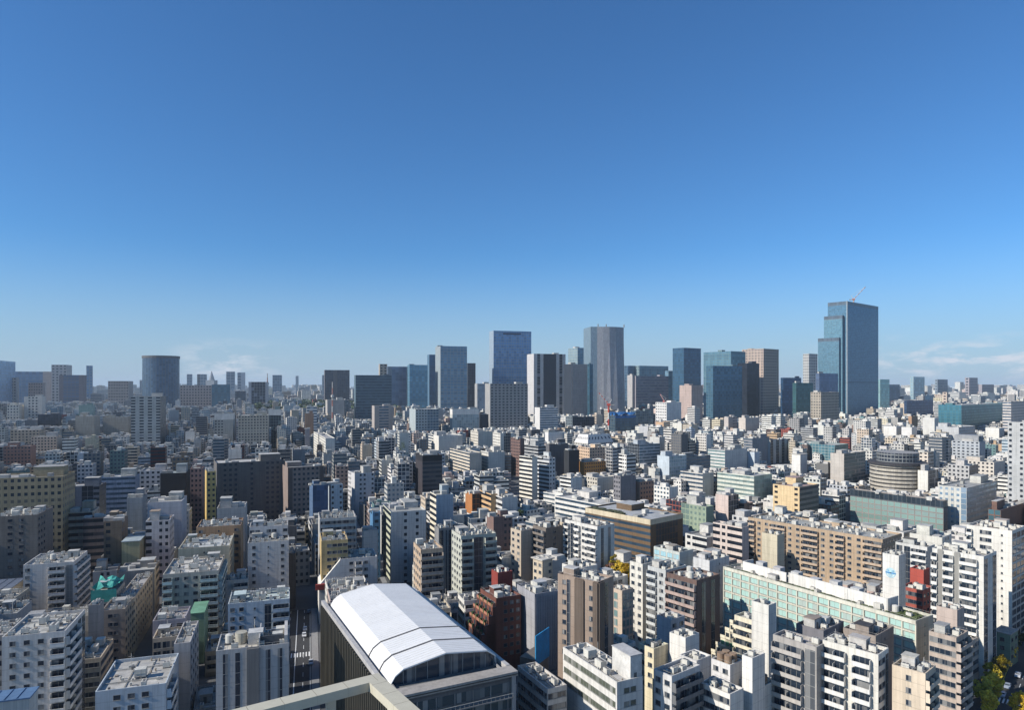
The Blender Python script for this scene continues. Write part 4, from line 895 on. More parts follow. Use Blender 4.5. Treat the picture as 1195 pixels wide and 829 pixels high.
def road(p,hd_,ln,hw_,name):
    t=R(hd_); a=(math.sin(t),math.cos(t)); b=(math.cos(t),-math.sin(t))
    Q=lambda u,v:(p[0]+a[0]*v+b[0]*u,p[1]+a[1]*v+b[1]*u)
    sheet(name,[Q(-hw_,0),Q(hw_,0),Q(hw_,ln),Q(-hw_,ln)],M_ASP,.004)
    m=MB()
    me=bpy.data.meshes.new('lines'); V=[];F=[];MI=[]
    def ln_(u0,u1,v0,v1,k=0):
        n=len(V); V.extend([(*Q(u0,v0),.009),(*Q(u1,v0),.009),(*Q(u1,v1),.009),(*Q(u0,v1),.009)]); F.append((n,n+1,n+2,n+3)); MI.append(k)
    if hw_>5:
        ln_(-.15,.15,0,ln,1 if 'tree' in name else 0)
        v=0
        while v<ln-4:
            for u in(-hw_*.5,hw_*.5): ln_(u-.08,u+.08,v,v+4)
            v+=9
        for u in(-hw_+.5,hw_-.5): ln_(u-.08,u+.08,0,ln)
        for vz in ([42,118] if name=='avenue' else [90]):
            k=-hw_+1
            while k<hw_-1: ln_(k,k+.5,vz,vz+4.5); k+=1.1
    else: ln_(-.08,.08,0,ln)
    me.from_pydata(V,[],F); me.materials.append(M_LINE); me.materials.append(M_YEL); me.polygons.foreach_set('material_index',MI)
    o=bpy.data.objects.new('road_markings',me); COL.objects.link(o); o['kind']='structure'
    for s in(-1,1):
        m=MB(); me=bpy.data.meshes.new('pavement'); P=[Q(s*hw_,0),Q(s*(hw_+2.6),0),Q(s*(hw_+2.6),ln),Q(s*hw_,ln)]
        if s<0: P=P[::-1]
        me.from_pydata([(x,y,z) for z in(0,.14) for x,y in P],[],[(4,5,6,7),(0,1,5,4),(1,2,6,5),(2,3,7,6),(3,0,4,7)]); me.materials.append(M_PAV)
        o=bpy.data.objects.new('pavement',me); COL.objects.link(o); o['kind']='structure'
for r_ in ROADS: road(*r_)
# ---------------------------------------------------------------- haze
me=bpy.data.meshes.new('haze'); X0,X1,Y0,Y1,Z0,Z1=-17000,17000,-450,22000,-1,262
me.from_pydata([(x,y,z) for z in(Z0,Z1) for x,y in((X0,Y0),(X1,Y0),(X1,Y1),(X0,Y1))],[],[(3,2,1,0),(4,5,6,7),(0,1,5,4),(1,2,6,5),(2,3,7,6),(3,0,4,7)])
hz=bpy.data.objects.new('haze',me); COL.objects.link(hz); hz['kind']='stuff'
m=bpy.data.materials.new('haze_air'); m.use_nodes=True; t=m.node_tree; t.nodes.clear()
vo=t.nodes.new('ShaderNodeVolumePrincipled'); vo.inputs['Density'].default_value=HAZE_DENSITY; vo.inputs['Color'].default_value=(.78,.90,1,1); vo.inputs['Anisotropy'].default_value=0
ou=t.nodes.new('ShaderNodeOutputMaterial'); t.links.new(vo.outputs[0],ou.inputs['Volume']); me.materials.append(m)
if HAZE_DENSITY==0: bpy.data.objects.remove(hz)
# ---------------------------------------------------------------- the buildings of the table
used=set()
def fit_label(s):
    s=' '.join(s.replace('|',' ').split()); w=s.split()
    return ' '.join(w[:16])
NEAR_D=345
def kind_of(o):
    l=o['row'][10].lower(); f=o['front']+o['side']
    if o['d']>850 and o['far'] and o['h']>95: return 'skyscraper','skyscraper'
    if 'hall' in l: return 'hall_building','hall'
    if 'shaft' in l or 'stair tower' in l: return 'service_tower','service tower'
    if 'k' in f or 'flats' in l or 'apartment' in l: return 'apartment_building','apartment block'
    if 'office' in l or 'r' in f or 'g' in f: return 'office_building','office block'
    return 'city_building','building'
ARCH=dict(xl=386,xr=602,yb=829,d=165.,h=32,cx=-27.8,cy=160.)
OCC=[]   # what a filler in front may not hide: px from, to, lowest line, distance
for o in HERO:
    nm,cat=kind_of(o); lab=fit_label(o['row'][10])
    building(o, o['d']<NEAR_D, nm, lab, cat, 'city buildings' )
    OCC.append((o['xl'],o['xr'],o['yb'],o['d']))
    if o['D']>28 and o['right'] and o['d']<600:      # a long flank recedes: guard it piece by piece
        t_=R(o['th']); a_=(math.sin(t_),math.cos(t_)); b_=(math.cos(t_),-math.sin(t_)); n_=6
        P_=[(o['cx']-b_[0]*o['W']/2+a_[0]*o['D']*(k/n_-.5), o['cy']-b_[1]*o['W']/2+a_[1]*o['D']*(k/n_-.5)) for k in range(n_+1)]
        for k in range(n_): OCC.append((CXP+P_[k+1][0]/P_[k+1][1]*FPX, CXP+P_[k][0]/P_[k][1]*FPX, o['yb'], P_[k+1][1]))
# ---------------------------------------------------------------- the arched hall in the foreground
AC=Vector((-27.8,160,0)); ATH=-27
def hall():
    t=R(ATH); W,D,h=32.,80.,32.
    a=(math.sin(t),math.cos(t)); b=(math.cos(t),-math.sin(t))
    cx=AC.x+b[0]*W/2+a[0]*D/2; cy=AC.y+b[1]*W/2+a[1]*D/2
    rt=root('school_hall','large building under a gleaming white arched roof with two dark seams','hall',(cx,cy,0),-t)
    hw,hd=W/2,D/2; c=(.16,.16,.17)
    A=Acc()
    for P0,e,Lw in (((-hw,-hd),(1,0),W),((hw,-hd),(0,1),D),((hw,hd),(-1,0),W),((-hw,hd),(0,-1),D)):
        A.quad([(*P0,0),(P0[0]+e[0]*Lw,P0[1]+e[1]*Lw,0),(P0[0]+e[0]*Lw,P0[1]+e[1]*Lw,h-1.2),(*P0,h-1.2)],c)
    A.obj('wall',rt)
    A=Acc(); A.quad([(-hw,-hd,h-1.2),(hw,-hd,h-1.2),(hw,hd,h-1.2),(-hw,hd,h-1.2)],(.20,.21,.22)); A.obj('roof',rt,(ROOF,ROOF))
    # rims: a broad slab over the near end, slim beams along the sides
    M=MB(); M.box(-hw-.6,hw+.6,-hd-.6,-hd+3.6,h-1.15,h+.0); place(M.mesh('eave_slab',[paint((.40,.38,.37),.6)]),'eave_slab',rt)
    M=MB(); M.box(-hw-.55,hw+.55,-hd-.75,-hd-.6,h-.75,h-.55); place(M.mesh('eave_groove',[paint((.05,.05,.05),.6)]),'eave_groove',rt)
    for s in(-1,1):
        M=MB(); x=s*(hw-.1); M.box(x-.55,x+.55,-hd+3.6,hd,h-1.15,h+.15); place(M.mesh('side_beam',[paint((.46,.46,.48),.5)]),'side_beam',rt)
        M=MB(); x=s*(hw-2.0); M.box(x-.12,x+.12,-hd+3.6,hd-1,h-1.1,h-.3); place(M.mesh('gutter_rail',[paint((.3,.3,.32),.5)]),'gutter_rail',rt)
    # faceted vault in three lengths with the ribbed sheet modelled as fine standing seams
    prof=[(-14.6,-.9),(-14.2,.1),(-13.3,1.5),(-11.2,2.9),(0,4.9),(11.6,3.5),(14.0,1.8),(14.3,-.9)]
    mw,tt,pp=new_mat('white_roof_sheet'); g=NT(tt); geo=g.n('ShaderNodeTexCoord'); sp=g.n('ShaderNodeSeparateXYZ'); tt.links.new(geo.outputs['Object'],sp.inputs[0])
    ss=g.math('ABSOLUTE',g.math('SUBTRACT',g.math('FRACT',g.math('MULTIPLY',sp.outputs[1],1.6)),.5)); bb=g.n('ShaderNodeBump'); bb.inputs['Strength'].default_value=.9; bb.inputs['Distance'].default_value=.08; tt.links.new(g.rng(ss,.38,.5,0,1),bb.inputs['Height']); tt.links.new(bb.outputs[0],pp.inputs['Normal'])
    nn=g.rng(g.noise(.5,6,geo.outputs['Object']),.3,.7,.95,1.03); cc=g.n('ShaderNodeCombineXYZ')
    for i in range(3): tt.links.new(nn,cc.inputs[i])
    tt.links.new(g.mix(1.0,(.80,.77,.72,1),cc.outputs[0],'MULTIPLY'),pp.inputs['Base Color']); pp.inputs['Roughness'].default_value=.5
    dark=paint((.09,.09,.10),.5)
    y0=-hd+7.2; ends=[(y0,y0+9.3),(y0+9.75,y0+19.6),(y0+20.05,hd-5)]
    for k,(ya,yb_) in enumerate(ends):
        V=[];F=[]
        for y in(ya,yb_):
            for dz in(0,-.35): V+= [(x,y,h+z+dz) for x,z in prof]
        n=len(prof)
        for i in range(n-1): F+=[(i,i+1,2*n+i+1,2*n+i),(n+i+1,n+i,3*n+i,3*n+i+1),(i+1,i,n+i,n+i+1),(2*n+i,2*n+i+1,3*n+i+1,3*n+i)]
        me=bpy.data.meshes.new('arched_roof'); me.from_pydata(V,[],F); me.materials.append(mw); place(me,'arched_roof',rt)
    for k,(ya,yb_) in enumerate(ends):      # standing seams across the sheet
        V=[];F=[]; y=ya+.5
        while y<yb_-.3:
            n0=len(V)
            for x,z in prof: V+=[(x*1.001,y-.05,h+z+.035),(x*1.001,y+.05,h+z+.035),(x,y+.05,h+z),(x,y-.05,h+z)]
            for i in range(len(prof)-1):
                b_=n0+4*i; F+=[(b_,b_+1,b_+5,b_+4),(b_+1,b_+2,b_+6,b_+5),(b_+3,b_,b_+4,b_+7)]
            y+=1.3
        me=bpy.data.meshes.new('standing_seams'); me.from_pydata(V,[],F); me.materials.append(paint((.78,.78,.77),.5)); place(me,'standing_seams',rt)
    for y in(y0+9.3,y0+19.6):
        V=[];F=[];n=len(prof)
        for yy in(y-.05,y+.5):
            for dz in(-.9,.12): V+=[(x*1.006,yy,h+z+dz) for x,z in prof]
        for i in range(n-1): F+=[(n+i,n+i+1,3*n+i+1,3*n+i),(i,i+1,n+i+1,n+i),(2*n+i+1,2*n+i,3*n+i,3*n+i+1)]
        me=bpy.data.meshes.new('roof_seam'); me.from_pydata(V,[],F); me.materials.append(dark); place(me,'roof_seam',rt)
    # glazed gable under the near arch
    V=[(x*.99,y0+1.0,h+z-.35) for x,z in prof]; me=bpy.data.meshes.new('gable_glazing'); me.from_pydata(V,[],[tuple(range(len(V)))]); me.materials.append(glass((.03,.05,.07))); place(me,'gable_glazing',rt)
    for k in range(8):
        x=-11+k*3.2; M=MB(); M.box(x-.08,x+.08,y0+.85,y0+.99,h-1.15,h+1.6+ (3-abs(x)*.2)); place(M.mesh('gable_mullion',[paint((.35,.36,.38),.5)]),'gable_mullion',rt)
    # near end: dark recessed storeys with pale railings, corner posts
    for f in range(7):
        z=h-2.0-f*4.2
        M=MB(); M.box(-hw+.4,hw-.4,-hd-.05,-hd-.01,z-3.0,z-.6); place(M.mesh('window_band',[glass((.03,.06,.07))]),'window_band',rt)
        M=MB(); M.box(-hw+.4,hw-1.2,-hd-1.7,-hd-.055,z-4.1,z-3.8,0); M.box(-hw+.4,hw-1.2,-hd-1.75,-hd-1.65,z-2.9,z-2.8,1)
        for k in range(26): x=-hw+.6+k*(W-2)/25; M.box(x-.025,x+.025,-hd-1.72,-hd-1.68,z-3.8,z-2.9,1)
        for k in range(7): x=-hw+1+k*(W-3)/6; M.box(x-.15,x+.15,-hd-.12,-hd-.05,z-3.8,z-.5,0)
        place(M.mesh('gallery',[paint((.24,.24,.25),.7),paint((.5,.5,.5),.5)]),'gallery',rt)
    for s in(-1,1):
        M=MB(); M.box(s*(hw-.5)-.55,s*(hw-.5)+.55,-hd-.55,-hd-.06,0,h-1.2); place(M.mesh('corner_post',[paint((.40,.40,.42),.6)]),'corner_post',rt)
    # long west side: slim ochre fins over dark glass
    M=MB(); M.box(-hw-.06,-hw-.01,-hd+1,hd-1,2,h-2.4); place(M.mesh('curtain_wall',[glass((.04,.05,.05))]),'curtain_wall',rt)
    fin=MB(); fin.box(-.9,0,-.14,.14,2,h-1.3); fm=fin.mesh('wall_fin',[paint((.15,.14,.115),.7)])
    for k in range(40): place(fm,'wall_fin',rt,(-hw-.06,-hd+1.2+k*(D-2.4)/39,0))
    for f in range(6):
        M=MB(); z=h-5-f*4.2; M.box(-hw-.5,-hw-.055,-hd+1,hd-1,z,z+.35); place(M.mesh('floor_band',[paint((.16,.15,.12),.7)]),'floor_band',rt)
    # plant between vault and rim
    for k,(x,y) in enumerate([(-14.7,-hd+9),(-14.7,-hd+18),(14.9,-hd+30),(14.9,-hd+12)]): pass
    OCC.append((386,602,829,150.)); FOOT.append((cx,cy,ATH,W+3,D+3))
FOOT=[(o['cx'],o['cy'],o['th'],o['W'],o['D']) for o in HERO]
hall()
# ---------------------------------------------------------------- the nearest roof with its cream frame
def frame_building():
    th=-34; t=R(th); a=(math.sin(t),math.cos(t)); b=(math.cos(t),-math.sin(t)); W,D,h=34.,30.,77.
    # corner farthest from the camera is local (+x... ) : beams run back toward the viewer from it
    C=Vector((-13.0,66.4)); cx=C.x-b[0]*W/2*1-a[0]*D/2; cy=C.y-b[1]*W/2-a[1]*D/2
    rt=root('office_building','nearest rooftop with a cream beam frame on posts round its edge','office block',(cx,cy,0),-t)
    hw,hd=W/2,D/2; A=Acc(); c=(.5,.47,.40)
    for P0,e,Lw in (((-hw,-hd),(1,0),W),((hw,-hd),(0,1),D),((hw,hd),(-1,0),W),((-hw,hd),(0,-1),D)):
        wall_faces(A,P0,e,Lw,h-4.5,'rrrrrr',c,{},3.6)
    A.obj('wall',rt)
    A=Acc(); A.quad([(-hw,-hd,h-5.4),(hw,-hd,h-5.4),(hw,hd,h-5.4),(-hw,hd,h-5.4)],(.16,.20,.27))
    for x0,x1,y0,y1 in((-hw,hw,hd-.4,hd),(hw-.4,hw,-hd,hd-.4),(-hw,hw,-hd,-hd+.4),(-hw,-hw+.4,-hd+.4,hd-.4)): A.box(x0,x1,y0,y1,h-5.4,h-4.4,(.42,.44,.48),1)
    A.obj('roof',rt,(ROOF,ROOF))
    mc=gnd_mat('cream_cladding',(.52,.47,.35),1.5,.06,.6); w=1.55
    for k,(x0,x1,y0,y1) in enumerate([(-hw,hw,hd-w,hd),(hw-w,hw,-hd,hd-w-.003),(-hw,hw-w-.003,-hd,-hd+w),(-hw,-hw+w,-hd+w+.003,hd-w-.003)]):
        m=MB(); m.box(x0,x1,y0,y1,h-.85,h); place(m.mesh('frame_beam',[mc]),'frame_beam',rt)
    m=MB()
    for k in range(12): x=-hw+1.4+k*2.9; m.box(x-.02,x+.02,hd-w+.0,hd+.004,h-.85,h+.004); y=-hd+1.4+k*2.4; m.box(hw-w,hw+.004,y-.02,y+.02,h-.85,h+.004)
    place(m.mesh('panel_joints',[paint((.25,.22,.17),.8)]),'panel_joints',rt)
    m=MB(); m.box(-.4,.4,-.3,.3,h-5.3,h-.853); pm=m.mesh('frame_post',[mc])
    for k in range(5): place(pm,'frame_post',rt,(-hw+2.6+k*6.6,hd-w/2,0)); 
    for k in range(4): place(pm,'frame_post',rt,(hw-w/2,hd-5-k*7.,0),R(90))
    m=MB()
    for k in range(6): m.box(-hw+1,hw-5,hd-5-k*.5,hd-4.8-k*.5,h-5.3,h-5.0)
    place(m.mesh('roof_pipes',[paint((.45,.46,.48),.5)]),'roof_pipes',rt)
    for k in range(4): place(ac_mesh(1),'rooftop_unit',rt,(hw-7-k*4.2,hd-11.,h-5.4))
    m=MB(); m.box(-hw+2,hw-6,hd-3.2,hd-2.6,h-5.38,h-4.9); place(m.mesh('cable_tray',[paint((.6,.6,.62),.5)]),'cable_tray',rt)
    FOOT.append((cx,cy,th,W,D))
frame_building()
# ---------------------------------------------------------------- special towers
def prism(rt,name,pts,z0,z1,wall,gl,st,ub,vb,top=(.35,.35,.36),taper=None):
    A=Acc(); n=len(pts); P2=taper or pts; u=0
    for i in range(n):
        j=(i+1)%n; l=math.dist(pts[i],pts[j]); A.quad([(*pts[i],z0),(*pts[j],z0),(*P2[j],z1),(*P2[i],z1)],wall,gl,st,((u/ub,0),((u+l)/ub,0),((u+l)/ub,(z1-z0)/vb),(u/ub,(z1-z0)/vb))); u+=l
    A.quad([(*p,z1) for p in P2],top,mi=1); return A.obj(name,rt)
def at(px,d): return ((px-CXP)/FPX*d,d)
def zz(py,d): return HC-(py-HOR)*d/FPX
def circ(r,n=28,f=1.): return [(r*math.cos(2*math.pi*i/n),r*f*math.sin(2*math.pi*i/n)) for i in range(n)]
# cylinder tower on the left
d=2200; x,y=at(188,d+55); rt=root('skyscraper','round topped dark glass cylinder tower standing alone at left','skyscraper',(x,y,0)); prism(rt,'wall',circ(55),0,zz(418,d),(.10,.14,.19),(.05,.10,.16),(.80,.93,.3),9.,7.); A=Acc(); A.cyl(0,0,56.5,zz(418,d),zz(415,d),(.12,.13,.15),28); A.obj('roof_crown',rt,(ROOF,ROOF)); OCC.append((168,208,458,d))
# curved stripes tower
d=1650; x,y=at(697,d); rt=root('skyscraper','curved silver striped tower flaring toward its foot, tallest in the centre','skyscraper',(x,y,0),R(14))
top=[(-10.5,2),(0,0),(9,-3),(19,-5),(30,-4),(40,-1),(47.5,4),(49,38),(-8,42)]; bot=[(-11,2),(0,0),(10,-4.5),(21,-9),(33,-10),(43,-6),(50,3),(51,38),(-8,42)]
A=Acc(); n=len(top); z1=zz(381.5,d); u=0; FS=d/1100.; top=[(a*FS,b*FS) for a,b in top]; bot=[(a*FS,b*FS) for a,b in bot]
for i in range(n):
    j=(i+1)%n; l=math.dist(bot[i],bot[j]); w=(.36,.37,.41) if 0<i<6 else (.24,.34,.42)
    A.quad([(*bot[i],0),(*bot[j],0),(*top[j],z1-40),(*top[i],z1-40)],w,(.24,.25,.28) if 0<i<6 else (.13,.19,.26),(.45,1,.1*i),((u/3,0),((u+l)/3,0),((u+l)/3,50),(u/3,50)))
    A.quad([(*top[i],z1-40),(*top[j],z1-40),(*top[j],z1+(3 if i==6 else 0)),(*top[i],z1)],w,(.24,.25,.28) if 0<i<6 else (.13,.19,.26),(.45,1,.1*i),((u/3,50),((u+l)/3,50),((u+l)/3,61),(u/3,61))); u+=l
A.quad([(*p,z1) for p in top],(.3,.3,.3),mi=1); A.obj('wall',rt); A=Acc()
for k in(2,16,47): A.box(k*FS,k*FS+1.8,4,6,z1,z1+7,(.3,.3,.32))
A.obj('roof_fins',rt,(ROOF,ROOF)); OCC.append((689,732,478,d)); FOOT.append((x+32,y+30,0,95,85))
# tallest tower
d=1700; parts=[((966,988.5,1025,351.5),d,(.13,.24,.32),(.07,.18,.28),'w'),((961.5,983,1001,368),d-14,(.18,.30,.36),(.10,.24,.32),'w2'),((954.5,979,1000,394),d-28,(.16,.27,.33),(.09,.21,.29),'w3')]
base=solve((966,988.5,1025,351.5,d,490,-40,'g','g',GR,'x',{}),True)
rt=root('skyscraper','tallest tower of blue glass with stepped left shoulders and a roof crane','skyscraper',(base['cx'],base['cy'],0),R(40))
for (xl,xc,xr,yy),dd,wc,gc,_ in parts:
    s=solve((xl,xc,xr,yy,dd,490,-40,'g','g',GR,'x',{}),True)
    dx,dy=s['cx']-base['cx'],s['cy']-base['cy']; a_=R(-40); lx=dx*math.cos(a_)-dy*math.sin(a_); ly=dx*math.sin(a_)+dy*math.cos(a_)
    lx,ly=(Matrix.Rotation(R(-40),2)@Vector((dx,dy)))
    w,q=s['W']/2,s['D']/2; P=[(lx-w,ly-q),(lx+w,ly-q),(lx+w,ly+q),(lx-w,ly+q)]
    H_=s['h']; prism(rt,'wall',P,0,H_-9,wc,gc,(.84,.74,.3),3.4,4.2); prism(rt,'crown',P,H_-9,H_,(.16,.20,.24),(.10,.13,.16),(.8,1.,.3),3.4,20)
    if _=='w':
        A=Acc(); A.box(lx-w-.8,lx-w+.8,ly-q-.8,ly-q+.8,0,H_+.5,(.5,.56,.60),1); A.box(lx-w+1,lx+w+.6,ly-q-.6,ly-q+.01,zz(446,d)-1.5,zz(446,d),(.05,.09,.13),1); A.obj('corner_fin',rt,(ROOF,ROOF)); tx,ty,tz=lx,ly,H_
FOOT.append((base['cx'],base['cy'],-40,base['W']+30,base['D']+25)); OCC.append((955,1025,489,1650))
def crane(label,loc,rz,s,mast,boom,c1=(.5,.06,.04),c2=(.62,.62,.62),el=50):
    rt=root('tower_crane',label,'crane',loc,rz); A=Acc()
    for i in range(6): A.tube((0,0,mast*i/6),(0,0,mast*(i+1)/6),s*1.1,c1 if i%2 else c2)
    A.obj('mast',rt,(ROOF,ROOF)); A=Acc(); A.box(-2.2*s,2.2*s,-1.8*s,1.8*s,mast,mast+3*s,c1); A.box(-7*s,-3*s,-1.2*s,1.2*s,mast+.5*s,mast+2*s,(.3,.3,.3)); A.obj('cab',rt,(ROOF,ROOF))
    A=Acc(); e=R(el); p=Vector((0,0,mast+2*s))
    for i in range(8):
        q=p+Vector((math.cos(e),0,math.sin(e)))*boom/8; A.tube(p,q,s*.55,c1 if i%2 else c2); p=q
    A.tube((0,0,mast+2*s),(-4*s,0,mast+8*s),.35*s,c2); A.tube((-4*s,0,mast+8*s),p,.15*s,c2); A.obj('boom',rt,(ROOF,ROOF)); return rt
p3=Vector((base['cx'],base['cy'],tz)); crane('red and white crane perched on the tallest glass tower roof',p3,R(-20),1.5,12,42,(.5,.25,.22),(.66,.66,.66),48)
x,y=at(709,1190); crane('red crane with a raised boom over the blue sheeted site',(x+2,y,0),R(170),1.4,zz(474,1190),26)
x,y=at(774,1600); crane('small faint red crane before the wide lavender grey slab',(x,y-12,0),R(120),1.3,zz(470,1600),22)
# round banded tower
d=590; x,y=at(1047,d+22); rt=root('apartment_building','round cream banded tower with a dark glass drum on top','apartment block',(x,y,0))
prism(rt,'wall',circ(22,32),0,zz(545,d),(.50,.47,.42),(.12,.11,.10),(1,.42,.2),3.,3.4); A=Acc(); A.cyl(0,0,23.5,zz(545,d),zz(542,d),(.05,.05,.06),32); A.obj('eave_ring',rt,(ROOF,ROOF)); prism(rt,'upper_drum',[(px+2,py+3) for px,py in circ(17,24)],zz(542,d),zz(531,d),(.24,.26,.28),(.04,.05,.07),(.8,.7,.6),3.,3.2); FOOT.append((x,y,0,46,46)); OCC.append((1013,1076,580,d))
# mast, spire
def mast(label,px,py0,py1,d,w,spire=False):
    x,y=at(px,d); rt=root('radio_mast' if not spire else 'spire_tower',label,'mast' if not spire else 'tower',(x,y,0)); z0,z1=max(0,zz(py1,d)),zz(py0,d)
    if spire:
        A=Acc(); A.box(-w*2,w*2,-w*2,w*2,0,z0+(z1-z0)*.35,(.3,.34,.4)); A.obj('wall',rt,(ROOF,ROOF)); A=Acc(); A.cyl(0,0,w*1.5,z0+(z1-z0)*.35,z1,(.3,.34,.4),8,r1=.5); A.obj('spire',rt,(ROOF,ROOF))
    else:
        A=Acc(); n=9
        for i in range(n):
            f0,f1=i/n,(i+1)/n; a,b=w*(1-.6*f0),w*(1-.6*f1); A.cyl(0,0,a,z1*f0*1.0,z1*f1,(.42,.20,.17) if i%2 else (.5,.5,.5),4,r1=b)
        A.obj('mast_shaft',rt,(ROOF,ROOF)); A=Acc(); A.cyl(0,0,w*1.6,z1*.72,z1*.76,(.7,.7,.7),8); A.obj('platform',rt,(ROOF,ROOF))
mast('hazy grey spired tower poking above the far left skyline',247,433,450,4600,14,True)
mast('red and white lattice mast beside the white framed tower',312,436,465,2600,4)
mast('slim red and white mast in front of the dark two tone box',388,446,468,1400,2)
# ---------------------------------------------------------------- trees
def leaf_mat(name,c):
    m,t,p=new_mat(name); g=NT(t); geo=g.n('ShaderNodeNewGeometry'); v=g.rng(g.noise(.9,3,geo.outputs['Position']),.35,.65,.6,1.45); cw=g.n('ShaderNodeCombineXYZ')
    for i in range(3): t.links.new(v,cw.inputs[i])
    t.links.new(g.mix(1.0,(*c,1),cw.outputs[0],'MULTIPLY'),p.inputs['Base Color']); p.inputs['Roughness'].default_value=.7; p.inputs['Transmission Weight'].default_value=0
    return m
LG_=leaf_mat('green_leaves',(.055,.085,.025)); LY=leaf_mat('yellow_leaves',(.74,.48,.035)); LR=leaf_mat('russet_leaves',(.17,.07,.03)); LM=leaf_mat('yellow_green_leaves',(.46,.36,.035)); BARK=paint((.10,.08,.06),.9)
def tree_mesh(seed,h,r,n,conic=False):
    rg=random.Random(seed); V=[];F=[]
    cl=[]
    for k in range(int(18+r*5)):
        f=rg.random(); z=h*(.28+.7*f); rr=r*(1-.75*f if conic else math.sqrt(max(.05,1-(2*f-.9)**2*.85)))
        an=rg.random()*6.28; q=rr*math.sqrt(rg.random()); cl.append((q*math.cos(an),q*math.sin(an),z,rg.uniform(.22,.40)*r))
    for k in range(n):
        c=rg.choice(cl); d=Vector((rg.gauss(0,1),rg.gauss(0,1),rg.gauss(0,1))).normalized()*c[3]*rg.random()**.4
        p=Vector(c[:3])+d; s=rg.uniform(.12,.30); X=Vector((rg.gauss(0,1),rg.gauss(0,1),rg.gauss(0,.6))).normalized()*s; Y=X.orthogonal().normalized()*s
        i=len(V); V+=[tuple(p-X-Y),tuple(p+X-Y*.6),tuple(p+X+Y),tuple(p-X*.7+Y)]; F.append((i,i+1,i+2,i+3))
    me=bpy.data.meshes.new('crown'); me.from_pydata(V,[],F); A=MB(); A.cyl(0,0,.28,0,h*.45,8,0,.16)
    for k in range(5):
        an=k*1.3; n0=len(A.v); p=Vector((0,0,h*(.3+.03*k))); q=Vector((math.cos(an)*r*.6,math.sin(an)*r*.6,h*(.55+.05*k)))
        A.v+=[tuple(p+Vector((.1,0,0))),tuple(p+Vector((-.05,.09,0))),tuple(p+Vector((-.05,-.09,0))),tuple(q)]; A.f+=[(n0,n0+1,n0+3),(n0+1,n0+2,n0+3),(n0+2,n0,n0+3)]; A.mi+=[0]*3
    return me,A.mesh('trunk',[BARK])
def tree(label,x,y,h,r,mat,seed,group,n=2600,name='tree',conic=False):
    cm,tm=tree_mesh(seed,h,r,n,conic); cm.materials.append(mat); rt=root(name,label,'tree',(x,y,0),seed,group); place(tm,'trunk',rt); place(cm,'crown',rt); return rt
# pixel foot estimates turned into ground points
def gp(px,py,z=0): dd=(HC-z)*FPX/(py-HOR); return ((px-CXP)/FPX*dd,dd)
def gz(px,d): return ((px-CXP)/FPX*d,d)
G1='autumn trees behind the bronze tower'
for i,(px,d,h,r,mt,lab) in enumerate([(711,322,19,3.6,LR,'russet tree at the left end of the golden trees'),(722,318,21,4.0,LY,'golden tree in the middle, before the wide bronze brown office'),(731,316,19.5,3.8,LY,'golden tree at the right end, beside the cream white flats'),(716,326,21.5,3,LM,'olive yellow tree rising behind the golden trees')]):
    x,y=gz(px,d); tree(lab,x,y,h+3,r,mt,20+i,G1,4500,'ginkgo_tree')
G2='trees along the tree lined road'
for i,(px,py,h,r,mt,lab) in enumerate([(1175,772,8,3.6,LY,'golden road tree just below the small green house'),(1168,790,7.5,2.8,LM,'yellow green road tree second below the small green house'),(1157,800,7,2.6,LM,'olive gold road tree between the yellow pair and the shaded block'),(1159,818,8.5,2.8,LY,'round golden road tree above the bottom edge at right'),(1148,822,8.5,2.8,LM,'lime yellow road tree, lower left of the round golden one'),(1153,834,7.0,2.6,LY,'amber road tree cut by the bottom edge'),(1192,838,7.5,2.8,LY,'orange yellow tree in the bottom right corner'),(1186,757,7,2.6,LG_,'small green tree right of the small green house')]):
    x,y=gp(px,py); tree(lab,x,y,h,r,mt,40+i,G2,2600,'street_tree')
x,y=gz(811,470); tree('tall dark conifer like tree before the moss green office',x,y,24,5.5,LG_,61,None,5000,'evergreen_tree',True)
x,y=gz(606,445); tree('dark green tree below the cream striped tower',x,y,24,4.2,LG_,62,None,3500,'evergreen_tree')
x,y=gz(470,760); tree('green roof edge tree beside the pinkish stone block',x,y,42,6,LG_,63,None,1500,'evergreen_tree')
# far woodland
def wood(px0,px1,d,dep,hmax,seed,name,n):
    rg=random.Random(seed); V=[];F=[]
    for k in range(n):
        dd=d+rg.random()*dep; px=rg.uniform(px0,px1); x,y=gz(px,dd); h=hmax*rg.uniform(.6,1); r=rg.uniform(5,10)
        for q in range(26):
            v=Vector((rg.gauss(0,1),rg.gauss(0,1),rg.gauss(0,1))).normalized(); p=Vector((x,y,h-r*.5))+Vector((v.x*r,v.y*r,v.z*r*.6)); s=rg.uniform(1.5,3); X=Vector((rg.gauss(0,1),rg.gauss(0,1),rg.gauss(0,1))).normalized()*s; Y=X.orthogonal().normalized()*s
            i=len(V); V+=[tuple(p-X-Y),tuple(p+X-Y),tuple(p+X+Y),tuple(p-X+Y)]; F.append((i,i+1,i+2,i+3))
    me=bpy.data.meshes.new(name); me.from_pydata(V,[],F); me.materials.append(LG_); o=bpy.data.objects.new(name,me); COL.objects.link(o); o['kind']='stuff'; o['label']='dark far woodland spreading low across the left skyline'; o['category']='woodland'
wood(300,462,1950,900,48,5,'woodland',900)
